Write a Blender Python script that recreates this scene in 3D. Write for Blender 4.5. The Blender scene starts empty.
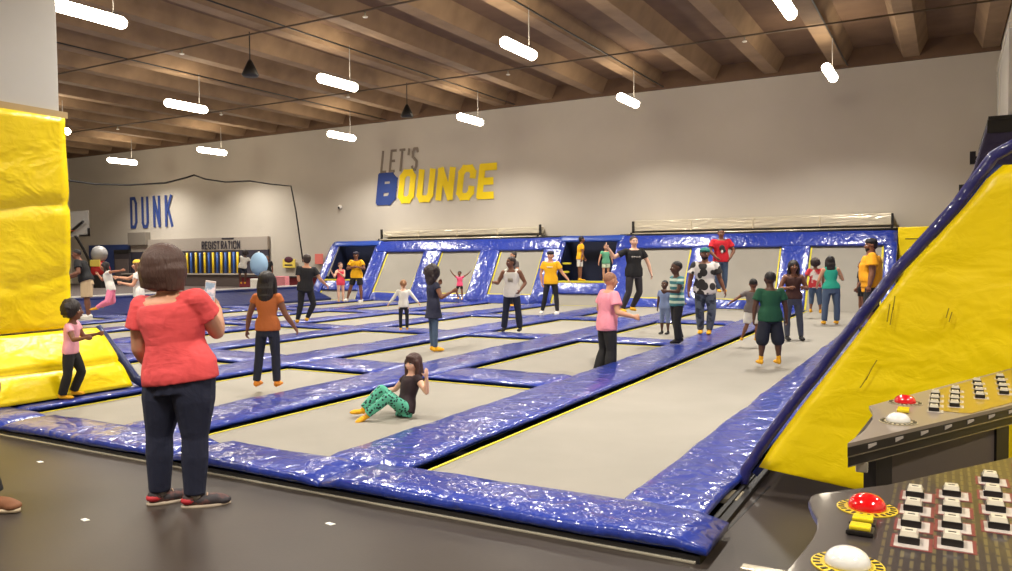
import bpy, bmesh, math, random
from mathutils import Vector as V, Matrix, noise
random.seed(7)
col = bpy.context.scene.collection
# ------------------------------------------------------------------ camera
FPX, CX, CY, CAMH = 785.0, 506.0, 285.5, 1.6
_A = V((442, 33.5, -785.0)).normalized()
_B = V((1396, -15.5, 785.0)); _B = (_B - _A * _B.dot(_A)).normalized()
_U = _B.cross(_A)
ROT = Matrix((_B, _A, _U))
CAM = V((0, 0, CAMH))
cd = bpy.data.cameras.new('camera'); cam = bpy.data.objects.new('camera', cd); col.objects.link(cam)
cd.sensor_width = 36; cd.lens = 36 * FPX / 1012; cd.clip_end = 200; cd.clip_start = 0.05
cam.matrix_world = Matrix.Translation(CAM) @ ROT.to_4x4()
bpy.context.scene.camera = cam
def ray(x, y): return ROT @ V((x - CX, -(y - CY), -FPX))
def onz(x, y, z): d = ray(x, y); return CAM + d * ((z - CAMH) / d.z)
def onY(x, y, Y): d = ray(x, y); return CAM + d * (Y / d.y)
def onX(x, y, X): d = ray(x, y); return CAM + d * (X / d.x)
# ------------------------------------------------------------------ materials
def lin(c): c /= 255.0; return c / 12.92 if c <= .04045 else ((c + .055) / 1.055) ** 2.4
def rgb(r, g, b): return (lin(r), lin(g), lin(b), 1)
MATS = {}
def mat(name, c, rough=.6, bump=None, coat=0, metal=0, emit=None, mottle=None, spec=.5):
    if name in MATS: return MATS[name]
    m = bpy.data.materials.new(name); m.use_nodes = True; nt = m.node_tree; b = nt.nodes['Principled BSDF']
    b.inputs['Base Color'].default_value = rgb(*c); b.inputs['Roughness'].default_value = rough
    b.inputs['Metallic'].default_value = metal; b.inputs['Coat Weight'].default_value = coat
    b.inputs['Coat Roughness'].default_value = .06; b.inputs['Specular IOR Level'].default_value = spec
    if emit: b.inputs['Emission Color'].default_value = rgb(*emit[0]); b.inputs['Emission Strength'].default_value = emit[1]
    tc = nt.nodes.new('ShaderNodeTexCoord')
    if mottle:   # (scale, other colour, low, high)
        n = nt.nodes.new('ShaderNodeTexNoise'); n.inputs['Scale'].default_value = mottle[0]; n.inputs['Detail'].default_value = 6
        nt.links.new(tc.outputs['Object'], n.inputs['Vector'])
        r = nt.nodes.new('ShaderNodeValToRGB'); r.color_ramp.elements[0].position = mottle[2]; r.color_ramp.elements[1].position = mottle[3]
        r.color_ramp.elements[0].color = rgb(*c); r.color_ramp.elements[1].color = rgb(*mottle[1])
        nt.links.new(n.outputs['Fac'], r.inputs['Fac']); nt.links.new(r.outputs['Color'], b.inputs['Base Color'])
    if bump:     # list of (scale xyz, strength, distance)
        prev = None
        for sc, st, di in bump:
            mp = nt.nodes.new('ShaderNodeMapping'); mp.inputs['Scale'].default_value = sc
            n = nt.nodes.new('ShaderNodeTexNoise'); n.inputs['Scale'].default_value = 1; n.inputs['Detail'].default_value = .6 if coat and rough < .35 else 3; n.inputs['Distortion'].default_value = 1.2 if coat else .6
            bp = nt.nodes.new('ShaderNodeBump'); bp.inputs['Strength'].default_value = st; bp.inputs['Distance'].default_value = di
            nt.links.new(tc.outputs['Object'], mp.inputs['Vector']); nt.links.new(mp.outputs[0], n.inputs['Vector']); nt.links.new(n.outputs['Fac'], bp.inputs['Height'])
            if prev: nt.links.new(prev.outputs[0], bp.inputs['Normal'])
            prev = bp
        nt.links.new(prev.outputs[0], b.inputs['Normal']); nt.links.new(prev.outputs[0], b.inputs['Coat Normal'])
    MATS[name] = m; return m
def stripes_mat(name, c1, c2, scale, axis='Z', thr=.5, rough=.8):
    m = mat(name, c1, rough); nt = m.node_tree; b = nt.nodes['Principled BSDF']
    tc = nt.nodes.new('ShaderNodeTexCoord'); w = nt.nodes.new('ShaderNodeTexWave'); w.bands_direction = axis
    w.inputs['Scale'].default_value = scale; w.inputs['Distortion'].default_value = .8
    nt.links.new(tc.outputs['Object'], w.inputs['Vector'])
    r = nt.nodes.new('ShaderNodeValToRGB'); r.color_ramp.elements[0].position = thr; r.color_ramp.elements[1].position = thr + .06
    r.color_ramp.elements[0].color = rgb(*c1); r.color_ramp.elements[1].color = rgb(*c2)
    nt.links.new(w.outputs['Fac'], r.inputs['Fac']); nt.links.new(r.outputs['Color'], b.inputs['Base Color']); return m
def blotch_mat(name, c1, c2, scale, thr=.5, rough=.8):
    m = mat(name, c1, rough); nt = m.node_tree; b = nt.nodes['Principled BSDF']
    tc = nt.nodes.new('ShaderNodeTexCoord'); w = nt.nodes.new('ShaderNodeTexVoronoi'); w.inputs['Scale'].default_value = scale
    nt.links.new(tc.outputs['Object'], w.inputs['Vector'])
    r = nt.nodes.new('ShaderNodeValToRGB'); r.color_ramp.elements[0].position = thr; r.color_ramp.elements[1].position = thr + .05
    r.color_ramp.elements[0].color = rgb(*c1); r.color_ramp.elements[1].color = rgb(*c2)
    nt.links.new(w.outputs['Distance'], r.inputs['Fac']); nt.links.new(r.outputs['Color'], b.inputs['Base Color']); return m
WR = [((2.4, 2.4, 2.4), .5, .05), ((6.5, 6.5, 6.5), .6, .03), ((17, 17, 17), .35, .012)]
M_BLUE = mat('blue_vinyl', (28, 50, 142), .3, WR, coat=.8, mottle=(1.3, (32, 56, 152), .35, .7))
M_NAVY = mat('navy_vinyl', (22, 34, 84), .3, [((4, 4, 4), .5, .02)])
M_DNAVY = mat('dark_navy_pad', (14, 22, 48), .55, [((3, 3, 3), .3, .02)])
M_YEL = mat('yellow_vinyl', (250, 220, 0), .36, [((1.6, 1.6, 2.2), .8, .07), ((6, 6, 9), .45, .018)], mottle=(2.0, (243, 212, 2), .4, .7))
M_YLINE = mat('yellow_webbing', (205, 192, 44), .7)
M_BED = mat('grey_trampoline_fabric', (136, 131, 121), .75, [((300, 300, 300), .15, .002)], mottle=(1.2, (143, 137, 127), .35, .7))
M_BLACK = mat('black_rubber', (22, 20, 20), .5)
M_FLOOR = mat('black_floor_mat', (54, 47, 43), .42, [((60, 60, 60), .12, .003)], mottle=(1.1, (62, 54, 49), .35, .7), spec=.35)
M_WALL = mat('painted_wall', (196, 188, 176), .9, [((2, 2, 2), .1, .02)], mottle=(.5, (188, 180, 168), .35, .7))
M_WHITE = mat('white_column_paint', (205, 203, 198), .85, mottle=(.8, (198, 196, 190), .4, .7))
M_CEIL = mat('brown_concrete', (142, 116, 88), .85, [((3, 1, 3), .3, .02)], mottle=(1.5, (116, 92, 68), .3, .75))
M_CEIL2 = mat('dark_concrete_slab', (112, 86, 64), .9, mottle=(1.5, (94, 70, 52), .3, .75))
M_STEEL = mat('bright_steel', (206, 198, 178), .25, [((1.5, 6, 6), .5, .02)], metal=.55)
M_DARKMETAL = mat('dark_metal', (40, 38, 38), .45, metal=.4)
M_LAMP = mat('lamp_glow', (255, 250, 238), .5, emit=((255, 240, 212), 60))
# ------------------------------------------------------------------ objects
def tag(o, label=None, cat=None, group=None, kind=None):
    if label: o['label'] = label
    if cat: o['category'] = cat
    if group: o['group'] = group
    if kind: o['kind'] = kind
    return o
def empty(name, loc=(0, 0, 0), rz=0.0):
    o = bpy.data.objects.new(name, None); o.location = loc; o.rotation_euler = (0, 0, rz); o.empty_display_size = .1
    col.objects.link(o); return o
def mobj(name, verts, faces, m, parent=None, smooth=True, mi=None):
    me = bpy.data.meshes.new(name); me.from_pydata([tuple(v) for v in verts], [], faces); me.validate()
    bm = bmesh.new(); bm.from_mesh(me); bmesh.ops.recalc_face_normals(bm, faces=bm.faces); bm.to_mesh(me); bm.free()
    for k in (m if isinstance(m, (list, tuple)) else [m]): me.materials.append(k)
    if mi: 
        for p, i in zip(me.polygons, mi): p.material_index = i
    if smooth: me.polygons.foreach_set('use_smooth', [True] * len(me.polygons))
    o = bpy.data.objects.new(name, me); col.objects.link(o)
    if parent: o.parent = parent
    return o
class MB:
    def __init__(s): s.v = []; s.f = []
    def box(s, a, b, M=None):
        n = len(s.v)
        for z in (a[2], b[2]):
            for x, y in ((a[0], a[1]), (b[0], a[1]), (b[0], b[1]), (a[0], b[1])):
                p = V((x, y, z)); s.v.append(M @ p if M else p)
        s.f += [(n, n+3, n+2, n+1), (n+4, n+5, n+6, n+7), (n, n+1, n+5, n+4), (n+1, n+2, n+6, n+5), (n+2, n+3, n+7, n+6), (n+3, n, n+4, n+7)]; return s
    def prism(s, poly, d):           # polygon of points extruded by vector d
        n = len(s.v); k = len(poly); d = V(d)
        s.v += [V(p) for p in poly] + [V(p) + d for p in poly]
        s.f.append(tuple(range(n, n+k))); s.f.append(tuple(range(n+2*k-1, n+k-1, -1)))
        for i in range(k): j = (i+1) % k; s.f.append((n+i, n+j, n+k+j, n+k+i))
        return s
    def rings(s, rings, cap=True):
        n = len(s.v); k = len(rings[0])
        for r in rings: s.v += [V(p) for p in r]
        for a in range(len(rings)-1):
            for i in range(k):
                j = (i+1) % k; s.f.append((n+a*k+i, n+a*k+j, n+(a+1)*k+j, n+(a+1)*k+i))
        if cap: s.f.append(tuple(n+i for i in reversed(range(k)))); s.f.append(tuple(n+(len(rings)-1)*k+i for i in range(k)))
        return s
    def tube(s, pts, r, k=10):
        pts = [V(p) for p in pts]; rr = r if isinstance(r, (list, tuple)) else [r]*len(pts); out = []
        for i, p in enumerate(pts):
            d = (pts[min(i+1, len(pts)-1)] - pts[max(i-1, 0)]).normalized()
            a = d.orthogonal().normalized() if i == 0 else (s._a - d*s._a.dot(d)).normalized()
            s._a = a; b = d.cross(a)
            out.append([p + (a*math.cos(t*2*math.pi/k) + b*math.sin(t*2*math.pi/k))*rr[i] for t in range(k)])
        return s.rings(out)
    def ball(s, c, r, M=None, nu=12, nv=8):   # ellipsoid r=(rx,ry,rz) in frame M(3x3)
        n = len(s.v); c = V(c); r = V(r) if not isinstance(r, (int, float)) else V((r, r, r))
        def P(p): p = V((p[0]*r[0], p[1]*r[1], p[2]*r[2])); return c + (M @ p if M else p)
        s.v.append(P((0, 0, -1)))
        for a in range(1, nv):
            th = -math.pi/2 + math.pi*a/nv
            for b in range(nu): ph = 2*math.pi*b/nu; s.v.append(P((math.cos(th)*math.cos(ph), math.cos(th)*math.sin(ph), math.sin(th))))
        s.v.append(P((0, 0, 1)))
        for b in range(nu):
            c2 = (b+1) % nu; s.f.append((n, n+1+c2, n+1+b)); s.f.append((n+1+(nv-2)*nu+b, n+1+(nv-2)*nu+c2, n+1+(nv-1)*nu))
            for a in range(nv-2): s.f.append((n+1+a*nu+b, n+1+a*nu+c2, n+1+(a+1)*nu+c2, n+1+(a+1)*nu+b))
        return s
    def build(s, name, m, parent=None, smooth=False): return mobj(name, s.v, s.f, m, parent, smooth)
def bevel(o, w=.01, seg=2):
    b = o.modifiers.new('bevel', 'BEVEL'); b.width = w; b.segments = seg; b.limit_method = 'ANGLE'; return o
def pad(name, o, d, s, length, width, thick, m, parent=None, amp=.012, step=.16, seed=0):
    """padded vinyl strip: start corner line o, along d, across s (unit vectors), normal n = d x s or up"""
    d = V(d).normalized(); s_ = V(s).normalized(); n = d.cross(s_); o = V(o)
    if n.z < -1e-6 or (abs(n.z) < 1e-6 and n.y > 0): n = -n
    N = max(2, int(length/step)); e = min(.035, thick*.5)
    prof = [(0, e), (e*.3, thick-e*.35), (e, thick), (width*.25, thick+.006), (width*.5, thick+.01), (width*.75, thick+.006), (width-e, thick), (width-e*.3, thick-e*.35), (width, e), (width-e, 0), (width*.5, 0), (e, 0)]
    rings = []
    for i in range(N+1):
        L = length*i/N; r = []; endk = .55 if i in (0, N) else 1
        for k, (a, b) in enumerate(prof):
            q = o + d*L + s_*a
            f = amp if 0 < i < N else amp*.4
            w1 = noise.noise(q*1.7 + V((seed*3.1, 5, 1)))*f; w2 = noise.noise(q*4.0 + V((1, seed*2.3, 9)))*f*.6
            edge = (noise.noise(V((L*1.3, seed*7.7, 0 if a < width/2 else 4)))*f*1.6)
            r.append(q + n*(b*endk if k < 9 and i in (0, N) else b) + n*(w1+w2)*(1 if b > e else .3) + s_*(edge*(-1 if a < width/2 else 1)))
        rings.append(r)
    mb = MB().rings(rings); return mb.build(name, m, parent, True)
UP = V((0, 0, 1))
# ================================================================== SETTING
XR, WY, ZC = 1.15, 24.2, 6.8
PADZ, BEDZ = .05, .05
b = MB().box((-42, -4, -.12), (5, 3.98, 0)); b.build('floor', M_FLOOR).update_tag(); tag(bpy.data.objects['floor'], kind='structure')
for bb in (((-1.12, 3.98, -.12), (5, 24.2, 0)), ((-42, 3.98, -.12), (-21.3, 24.2, 0))):
    tag(MB().box(*bb).build('floor', M_FLOOR), kind='structure')
tag(MB().box((-21.3, 3.98, -.95), (-1.12, 24.2, -.85)).build('floor', M_BLACK), kind='structure')     # bottom of the pit below the beds
tag(MB().box((-42, 24.2, -1), (5, 24.5, 7.6)).build('wall_back', M_WALL), kind='structure')
tag(MB().box((-42.3, -4, -1), (-39.2, 24.2, 7.6)).build('wall_left', M_WALL), kind='structure')
tag(MB().box((XR, 8.5, 0), (XR+.3, 24.2, 7.6)).build('wall_right', M_WALL), kind='structure')
tag(MB().box((5, -4, -.1), (5.3, 24.2, 7.6)).build('wall_side', M_WALL), kind='structure')
tag(MB().box((-42, -4.3, -.1), (5, -4, 7.6)).build('wall_front', M_WALL), kind='structure')
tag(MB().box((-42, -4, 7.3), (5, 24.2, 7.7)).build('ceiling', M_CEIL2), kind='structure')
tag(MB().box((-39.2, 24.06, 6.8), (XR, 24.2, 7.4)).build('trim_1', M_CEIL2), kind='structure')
x = 2.75
while x > -40:      # stems of the double-T concrete planks
    yend = 24.05
    prof = [(x-.19, -4, 6.88), (x+.19, -4, 6.88), (x+.4, -4, 7.31), (x-.4, -4, 7.31)]
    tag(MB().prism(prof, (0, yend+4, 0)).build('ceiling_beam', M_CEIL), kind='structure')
    x -= 1.83
# infill blocks between stems above the wall
# ------------------------------------------------------------------ lamps
LAMPS = []
for X_, Ys in ((2.7, (1, 7.6, 14.4)), (-2.5, (.8, 7.6, 14.35, 20.3)), (-7.8, (.8, 7.6, 14.5, 20.9)), (-13.1, (1.5, 8.55, 14.95, 21.1)), (-18.7, (1.5, 8.2, 15.0, 21.5)), (-25.6, (8.2, 15.2, 21.7)), (-31.4, (8.2, 15.2, 21.8))):
    for Y_ in Ys: LAMPS.append((X_, Y_))
ORD = ['nearest', 'second', 'third', 'farthest']
def lampname(X_, Y_):
    rows = {2.7: 'past the yellow slope', -2.5: 'above the long runway lane', -7.8: 'above the middle lanes', -13.1: 'in line with the word BOUNCE', -18.7: 'above the far end lanes', -25.6: 'above the netted court', -31.4: 'above the painted word DUNK'}
    r = 'over the near floor' if Y_ < 3 else 'over the front pads' if Y_ < 10 else 'over the middle of the hall' if Y_ < 18 else 'next to the back wall'
    return 'glowing white tube lamp ' + rows[X_] + ', ' + r
LP = None
for X_, Y_ in LAMPS:
    e = empty('ceiling_lamp', (X_, Y_, 5.9))
    if LP is None:
        t = MB(); t.tube([(0, -.68, 0), (0, -.665, 0), (0, -.61, 0), (0, .61, 0), (0, .665, 0), (0, .68, 0)], [.03, .08, .11, .11, .08, .03], 14)
        glow = t.build('glass_tube', M_LAMP, e, True)
        hd = MB().box((-.04, .4, .1), (.04, .5, .14)).box((-.04, -.5, .1), (.04, -.4, .14)).build('housing', M_DARKMETAL, e)
        wr = MB().tube([(0, .45, .12), (0, .45, 1.0)], .012, 6).build('hanging_wire', mat('grey_wire', (150, 145, 140), .5), e)
        LP = (glow, hd, wr)
    else:
        for q in LP: c = q.copy(); c.parent = e; col.objects.link(c)
    tag(e, lampname(X_, Y_), 'lamp', 'tube lamps hanging from the ceiling')
    ld = bpy.data.lights.new('lamp_light', 'AREA'); ld.shape = 'RECTANGLE'; ld.size = .22; ld.size_y = 1.2; ld.energy = 360; ld.color = (1, .95, .86); ld.spread = math.radians(136)
    lo = bpy.data.objects.new('lamp_light', ld); lo.location = (0, 0, -.11); lo.parent = e; col.objects.link(lo)
# conduits, sprinkler pipes
pm = mat('pipe_paint', (92, 76, 60), .6)
for i, Y_ in enumerate((6.3, 13.2, 19.4)):
    p = MB().tube([(-39, Y_, 6.82), (XR, Y_, 6.82)], .022, 8).build('sprinkler_pipe', pm, None, True)
    tag(p, 'thin brown sprinkler pipe crossing under the beams, ' + ('nearest run', 'middle run', 'run closest to the back wall')[i], 'pipe')
    for j, X_ in enumerate((-4.3, -10.8, -16.6, -22.4, -28.2)):
        s = empty('sprinkler', (X_, Y_+.02, 6.8)); MB().tube([(0, 0, 0), (0, 0, -.1)], .02, 8).build('stem', M_STEEL, s, True); MB().tube([(0, 0, -.1), (0, 0, -.12)], [.06, .05], 10).build('deflector', mat('white_metal', (225, 220, 210), .4), s, True)
        tag(s, 'small white sprinkler head on the ' + ('nearest', 'middle', 'farthest')[i] + ' pipe, ' + ('first', 'second', 'third', 'fourth', 'last')[j] + ' counting from the yellow slope', 'sprinkler', 'sprinkler heads on the pipes')
for i, X_ in enumerate((-2.5, -7.8, -13.1, -18.7)):
    tag(MB().tube([(X_, -3.5, 6.84), (X_, 24, 6.84)], .02, 8).build('lamp_conduit', M_DARKMETAL, None, True), 'dark electrical conduit running over the ' + ('first', 'second', 'third', 'fourth')[i] + ' row of lamps from the yellow slope', 'conduit')
for i, (px, py) in enumerate(((250, 62), (407, 106))):
    p = onz(px, py, 6.2) ; e = empty('pendant_speaker', p)
    MB().tube([(0, 0, .05), (0, 0, .0), (0, 0, -.12), (0, 0, -.3), (0, 0, -.34)], [.03, .06, .12, .2, .17], 14).build('speaker_body', M_BLACK, e, True)
    MB().tube([(0, 0, .05), (0, 0, .7)], .012, 6).build('hanging_wire', M_BLACK, e)
    tag(e, ('black cone pendant speaker hanging nearer, close to the ceiling centre', 'black cone pendant speaker hanging above the word BOUNCE')[i], 'speaker', 'hanging cone speakers')
# ------------------------------------------------------------------ court pads and beds
LINES = [(-1.73, -1.20), (-4.08, -3.35), (-6.52, -5.75), (-8.92, -8.12), (-11.38, -10.68), (-13.82, -13.12), (-16.25, -15.55), (-18.68, -17.98), (-20.95, -20.5)]
YF0, YF1, YB = 3.95, 4.40, 22.3
ROWS = [(8.12, 8.98), (12.85, 13.5), (17.1, 17.75)]
NTH = ['first', 'second', 'third', 'fourth', 'fifth', 'sixth', 'seventh', 'eighth', 'ninth']
for i, (x0, x1) in enumerate(LINES):
    o = pad('lane_pad', (x0, YF1-.02, PADZ), (0, 1, 0), (1, 0, 0), YB-YF1+.05, x1-x0, .062, M_BLUE, amp=.013, seed=i)
    tag(o, 'long shiny blue vinyl pad, ' + NTH[i] + ' lane divider counting from the yellow slope', 'pad', 'blue pads dividing the trampoline lanes')
xs = [-1.08, -3.7, -5.2, -7.6, -9.9, -12.2, -14.6, -17, -19.4, -21.3]
for i in range(len(xs)-1):
    o = pad('front_pad', (xs[i+1], YF0, PADZ-.01), (1, 0, 0), (0, 1, 0), xs[i]-xs[i+1]+.01, YF1-YF0+(.06 if i == 0 else .03), .085, M_BLUE, amp=.014, seed=20+i)
    tag(o, 'glossy blue vinyl pad along the front curb, ' + NTH[i] + ' section from the court corner', 'pad', 'blue pads along the front curb')
tag(MB().box((-21.3, 3.965, -.1), (-1.1, 4.3, .04)).build('court_curb', M_BLACK), 'black curb under the blue pads at the front of the court', 'curb')
tag(bevel(MB().box((-21.3, 3.95, .0), (-1.12, 3.968, .014)).build('edge_rail', M_STEEL), .004), 'thin bright metal strip at the foot of the front curb', 'rail')
tag(MB().box((-1.17, 4.3, -.8), (-1.12, 22.3, .03)).box((-1.2, 4.3, -.8), (-1.17, 22.3, .045)).build('side_curb', M_BLACK), 'black side curb beside the lane pad next to the yellow slope', 'curb')
DIPS = []      # (x, y, depth, radius) filled by the standing people below
def bed(x0, x1, y0, y1, label, step=.14):
    e = empty('trampoline', ((x0+x1)/2, (y0+y1)/2, BEDZ)); cx_, cy_ = e.location.x, e.location.y
    nx = max(6, int((x1-x0)/step)); ny = max(6, int((y1-y0)/step)); vs = []; fs = []
    g = .07; ax0, ax1, ay0, ay1 = x0+g, x1+.05, y0-.05, y1-g
    def zz(x, y):
        fx = min(x-ax0, ax1-x, y-ay0, ay1-y)/.45; fx = max(0, min(1, fx)); k = -.012*fx
        for dx, dy, dep, r in DIPS:
            if x0 < dx < x1 and y0 < dy < y1: 
                q = math.hypot(x-dx, y-dy)/r; k -= dep*math.exp(-q*q)*fx
        return k
    for j in range(ny+1):
        for i in range(nx+1):
            x = ax0+(ax1-ax0)*i/nx; y = ay0+(ay1-ay0)*j/ny; vs.append((x-cx_, y-cy_, zz(x, y)))
    for j in range(ny):
        for i in range(nx): a = j*(nx+1)+i; fs.append((a, a+1, a+nx+2, a+nx+1))
    o = mobj('jumping_bed', vs, fs, M_BED, e, True)
    so = o.modifiers.new('thick', 'SOLIDIFY'); so.thickness = .008; so.offset = -1
    r = MB(); w = .024; a0, a1, b0, b1 = ax0-cx_, ax1-cx_, ay0-cy_, ay1-cy_
    r.box((a0, b0, -.004), (a0+w, b1, .006)).box((a1-w, b0, -.004), (a1, b1, .006)).box((a0, b0, -.004), (a1, b0+w, .006)).box((a0, b1-w, -.004), (a1, b1, .006))
    r.build('edge_webbing', M_YLINE, e); tag(e, label, 'trampoline', 'grey trampoline beds of the court'); return e
def make_beds():
    bed(LINES[1][1], LINES[0][0], YF1, YB+.1, 'very long grey runway trampoline bed with no cross pads, beside the yellow slope')
    rowsy = [YF1] + [q for r in ROWS for q in r] + [YB]
    pos = ['nearest the front curb', 'second from the front curb', 'third from the front curb', 'next to the sloped wall beds']
    for i in range(1, 8):
        for k in range(4):
            bed(LINES[i+1][1], LINES[i][0], rowsy[2*k], rowsy[2*k+1], 'grey trampoline bed, ' + NTH[i] + ' lane from the yellow slope, ' + pos[k])
for i in range(1, 8):
    for k, (y0, y1) in enumerate(ROWS):
        o = pad('cross_pad', (LINES[i+1][1]-.04, y0, PADZ-.004), (1, 0, 0), (0, 1, 0), LINES[i][0]-LINES[i+1][1]+.08, y1-y0, .06, M_BLUE, amp=.013, seed=40+i*4+k)
        tag(o, 'short blue pad crossing the ' + NTH[i] + ' lane from the yellow slope, ' + ('nearest', 'middle', 'farthest')[k] + ' of three', 'pad', 'short blue pads crossing the lanes')
# ------------------------------------------------------------------ sloped back wall
SA = math.radians(57); SD = V((0, math.cos(SA), math.sin(SA))); SN = V((0, -math.sin(SA), math.cos(SA))); S0 = V((0, 22.3, .1))
def sz(z): return (z-.1)/math.sin(SA)           # slope distance for a height
def spad(x0, x1, z0, z1, name, label, m=None, along='x', off=-.02, seed=0, parent=None, th=.08, cat='pad', group='blue pads of the sloped back wall'):
    a = sz(z0); L = sz(z1)-a; o = S0 + V((x0, 0, 0)) + SD*a + SN*off
    if along == 'x': q = pad(name, o, (1, 0, 0), SD, x1-x0, L, th, m or M_BLUE, parent, amp=.01, seed=seed)
    else: q = pad(name, o, SD, (1, 0, 0), L, x1-x0, th, m or M_BLUE, parent, amp=.01, seed=seed)
    if label: tag(q, label, cat, group)
    return q
def sbed(x0, x1, z0, z1, label, openbottom=False):
    e = empty('sloped_trampoline', S0 + V(((x0+x1)/2, 0, 0)) + SD*((sz(z0)+sz(z1))/2)); e.rotation_euler = (SA, 0, 0)
    w = (x1-x0)/2+.05; h = (sz(z1)-sz(z0))/2+.05
    o = MB().box((-w, -h, -.012), (w, h, 0)).build('jumping_bed', M_BED, e)
    r = MB(); t = .05; w -= .05; h -= .05
    r.box((-w, -h, 0), (-w+t, h, .01)).box((w-t, -h, 0), (w, h, .01))
    if not openbottom: r.box((-w, -h, 0), (w, -h+.04, .01))
    r.build('edge_webbing', M_YLINE, e); tag(e, label, 'trampoline', 'sloped grey beds on the back wall')
BEDS = [(-18.22, -16.54), (-15.77, -14.16), (-13.36, -11.7), (-8.42, -6.72), (-6.02, -4.13), (-3.36, -1.5)]
bw = ['at the far end beside the dark cubby', 'second from the far cubby', 'just before the middle cubby', 'just past the middle cubby', 'behind the man in the red shirt', 'beside the tall yellow corner panel']
for i, (a, b_) in enumerate(BEDS):
    zlo = .33 if i < 3 else (.3 if i < 5 else .08)
    sbed(a, b_, zlo, 1.78, 'sloped grey wall trampoline with yellow edges, ' + bw[i], i == 5)
def bottom(x0, x1, z1, lab, s): spad(x0, x1, .02, z1, 'slope_pad', lab, seed=s)
bottom(-18.3, -11.6, .33, 'long low blue pad under the three far sloped beds', 60)
bottom(-8.5, -3.36, .3, 'low blue pad under the two sloped beds next to the middle cubby', 61)
VP = [(-21.1, -20.7, 'at the far outer end of the wall'), (-18.87, -18.22, 'between the far cubby and the first sloped bed'), (-16.54, -15.77, 'between the first and second far sloped beds'), (-14.16, -13.36, 'between the second and third far sloped beds'),
      (-11.7, -10.95, 'on the far side of the middle cubby'), (-9.15, -8.42, 'just behind the jumping man in black'), (-6.72, -6.02, 'below the man in the red shirt'), (-4.13, -3.36, 'behind the woman in the brown top'), (-1.5, -1.18, 'at the corner beside the yellow panel')]
for i, (a, b_, lab) in enumerate(VP):
    spad(a, b_, .04, 1.95 if 0 < i else 2.15, 'slope_pad', 'sloping blue vinyl pad ' + lab, along='s', off=0, seed=70+i)
spad(-18.87, -10.95, 1.76, 2.17, 'slope_pad', 'long glossy blue pad across the top of the far sloped beds', seed=80, off=.01, th=.09)
spad(-9.15, -1.18, 1.76, 2.17, 'slope_pad', 'long glossy blue pad across the top of the near sloped beds', seed=81, off=.01, th=.09)
for i, (a, b_) in enumerate(((-18.87, -11.0), (-9.1, -1.18))):
    p = S0 + SD*sz(2.17)
    tag(MB().tube([(a, p.y-.02, 2.23), (b_, p.y-.02, 2.23)], .035, 8).build('top_rail', M_BLACK, None, True), 'black tube rail above the ' + ('far', 'near')[i] + ' long top pad', 'rail')
    tag(MB().prism([(a, 22.45, 0), (a, 24.15, 0), (a, 24.15, 2.1), (a, 23.75, 2.1)], (b_-a, 0, 0)).build('slope_support', M_BLACK), 'black support structure behind the ' + ('far', 'near')[i] + ' sloped beds', 'support')
CUB = [(-20.7, -18.87, 'far'), (-10.95, -9.15, 'middle')]
for i, (a, b_, nm) in enumerate(CUB):
    e = empty('cubby', ((a+b_)/2, 23.4, .0)); cx_ = e.location.x; w = (b_-a)/2
    MB().box((-w, .55, 0), (w, .65, 2.15)).build('back_panel', M_DNAVY, e)
    MB().box((-w-.05, -.55, 0), (-w, .6, .6)).prism([(-w-.02, -.6, .7), (-w-.02, .6, .7), (-w-.02, .6, 2.1), (-w-.02, .2, 2.1)], (.04, 0, 0)).build('side_panel', M_DNAVY, e)
    MB().prism([(w-.02, -.6, .7), (w-.02, .6, .7), (w-.02, .6, 2.1), (w-.02, .2, 2.1)], (.04, 0, 0)).build('side_panel', M_DNAVY, e)
    bevel(MB().box((-w, -.72, .66), (w, .6, .78)).build('platform', M_NAVY, e), .02)
    bevel(MB().box((-w, -.76, .74), (w, -.58, .80)).build('edge_strip', M_YLINE, e), .01)
    if i == 1: 
        for z in (1.05, 1.32): MB().box((-w, -.38+(z-1.05)*.6, z), (-w+.3, -.3+(z-1.05)*.6, z+.06)).build('ladder_rung', M_YLINE, e)
    tag(e, 'navy padded cubby with a yellow edged platform, ' + ('at the far wall end' if i == 0 else 'between the sloped beds'), 'cubby', 'open padded cubbies in the sloped wall')
    sbed(a, b_, .06, .42, 'low grey sloped trampoline under the ' + nm + ' cubby platform', True)
    spad(a-.02, b_+.02, .38, .74, 'slope_pad', 'blue pad below the ' + nm + ' cubby platform', seed=90+i)
    spad(a-.3, b_+.3, 2.0, 2.2, 'slope_pad', 'narrow blue pad over the opening of the ' + nm + ' cubby', seed=92+i, off=.03, m=mat('mid_blue_vinyl', (34, 66, 150), .35, [((4, 4, 4), .4, .02)]))
# metal gutters above
for i, (a, b_) in enumerate(((-18.85, -12.07), (-8.75, -1.33))):
    e = empty('metal_casing', ((a+b_)/2, 24.0, 2.45)); w = (b_-a)/2
    bevel(MB().box((-w, -.12, -.1 if i else -.08), (w, .15, .24 if i else .14)).build('casing_body', mat('wrapped_metal', (214, 204, 182), .22, [((1.2, 7, 7), .9, .05)], metal=.25, coat=.6), e), .03, 3)
    for k in (-.5, 0, .5): MB().box((k*w-.02, -.135, -.1), (k*w+.02, -.11, .2 if i else .12)).build('seam_band', mat('pale_steel', (215, 205, 180), .4, metal=.5), e)
    MB().tube([(-w-.1, -.3, -.2), (w+.1, -.3, -.2)], .045, 10).build('lower_pipe', mat('pale_steel', (215, 205, 180), .4), e, True)
    for s in (-1, 1): MB().box((s*w-.03, -.35, -.26), (s*w+.03, .15, -.14)).box((s*w-.03, -.2, -.2), (s*w+.03, -.12, .22)).build('end_bracket', M_DARKMETAL, e)
    tag(e, ('dull', 'bright')[i] + ' metal casing with a thin pipe below, on the wall over the ' + ('far', 'near')[i] + ' sloped beds', 'casing')
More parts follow.
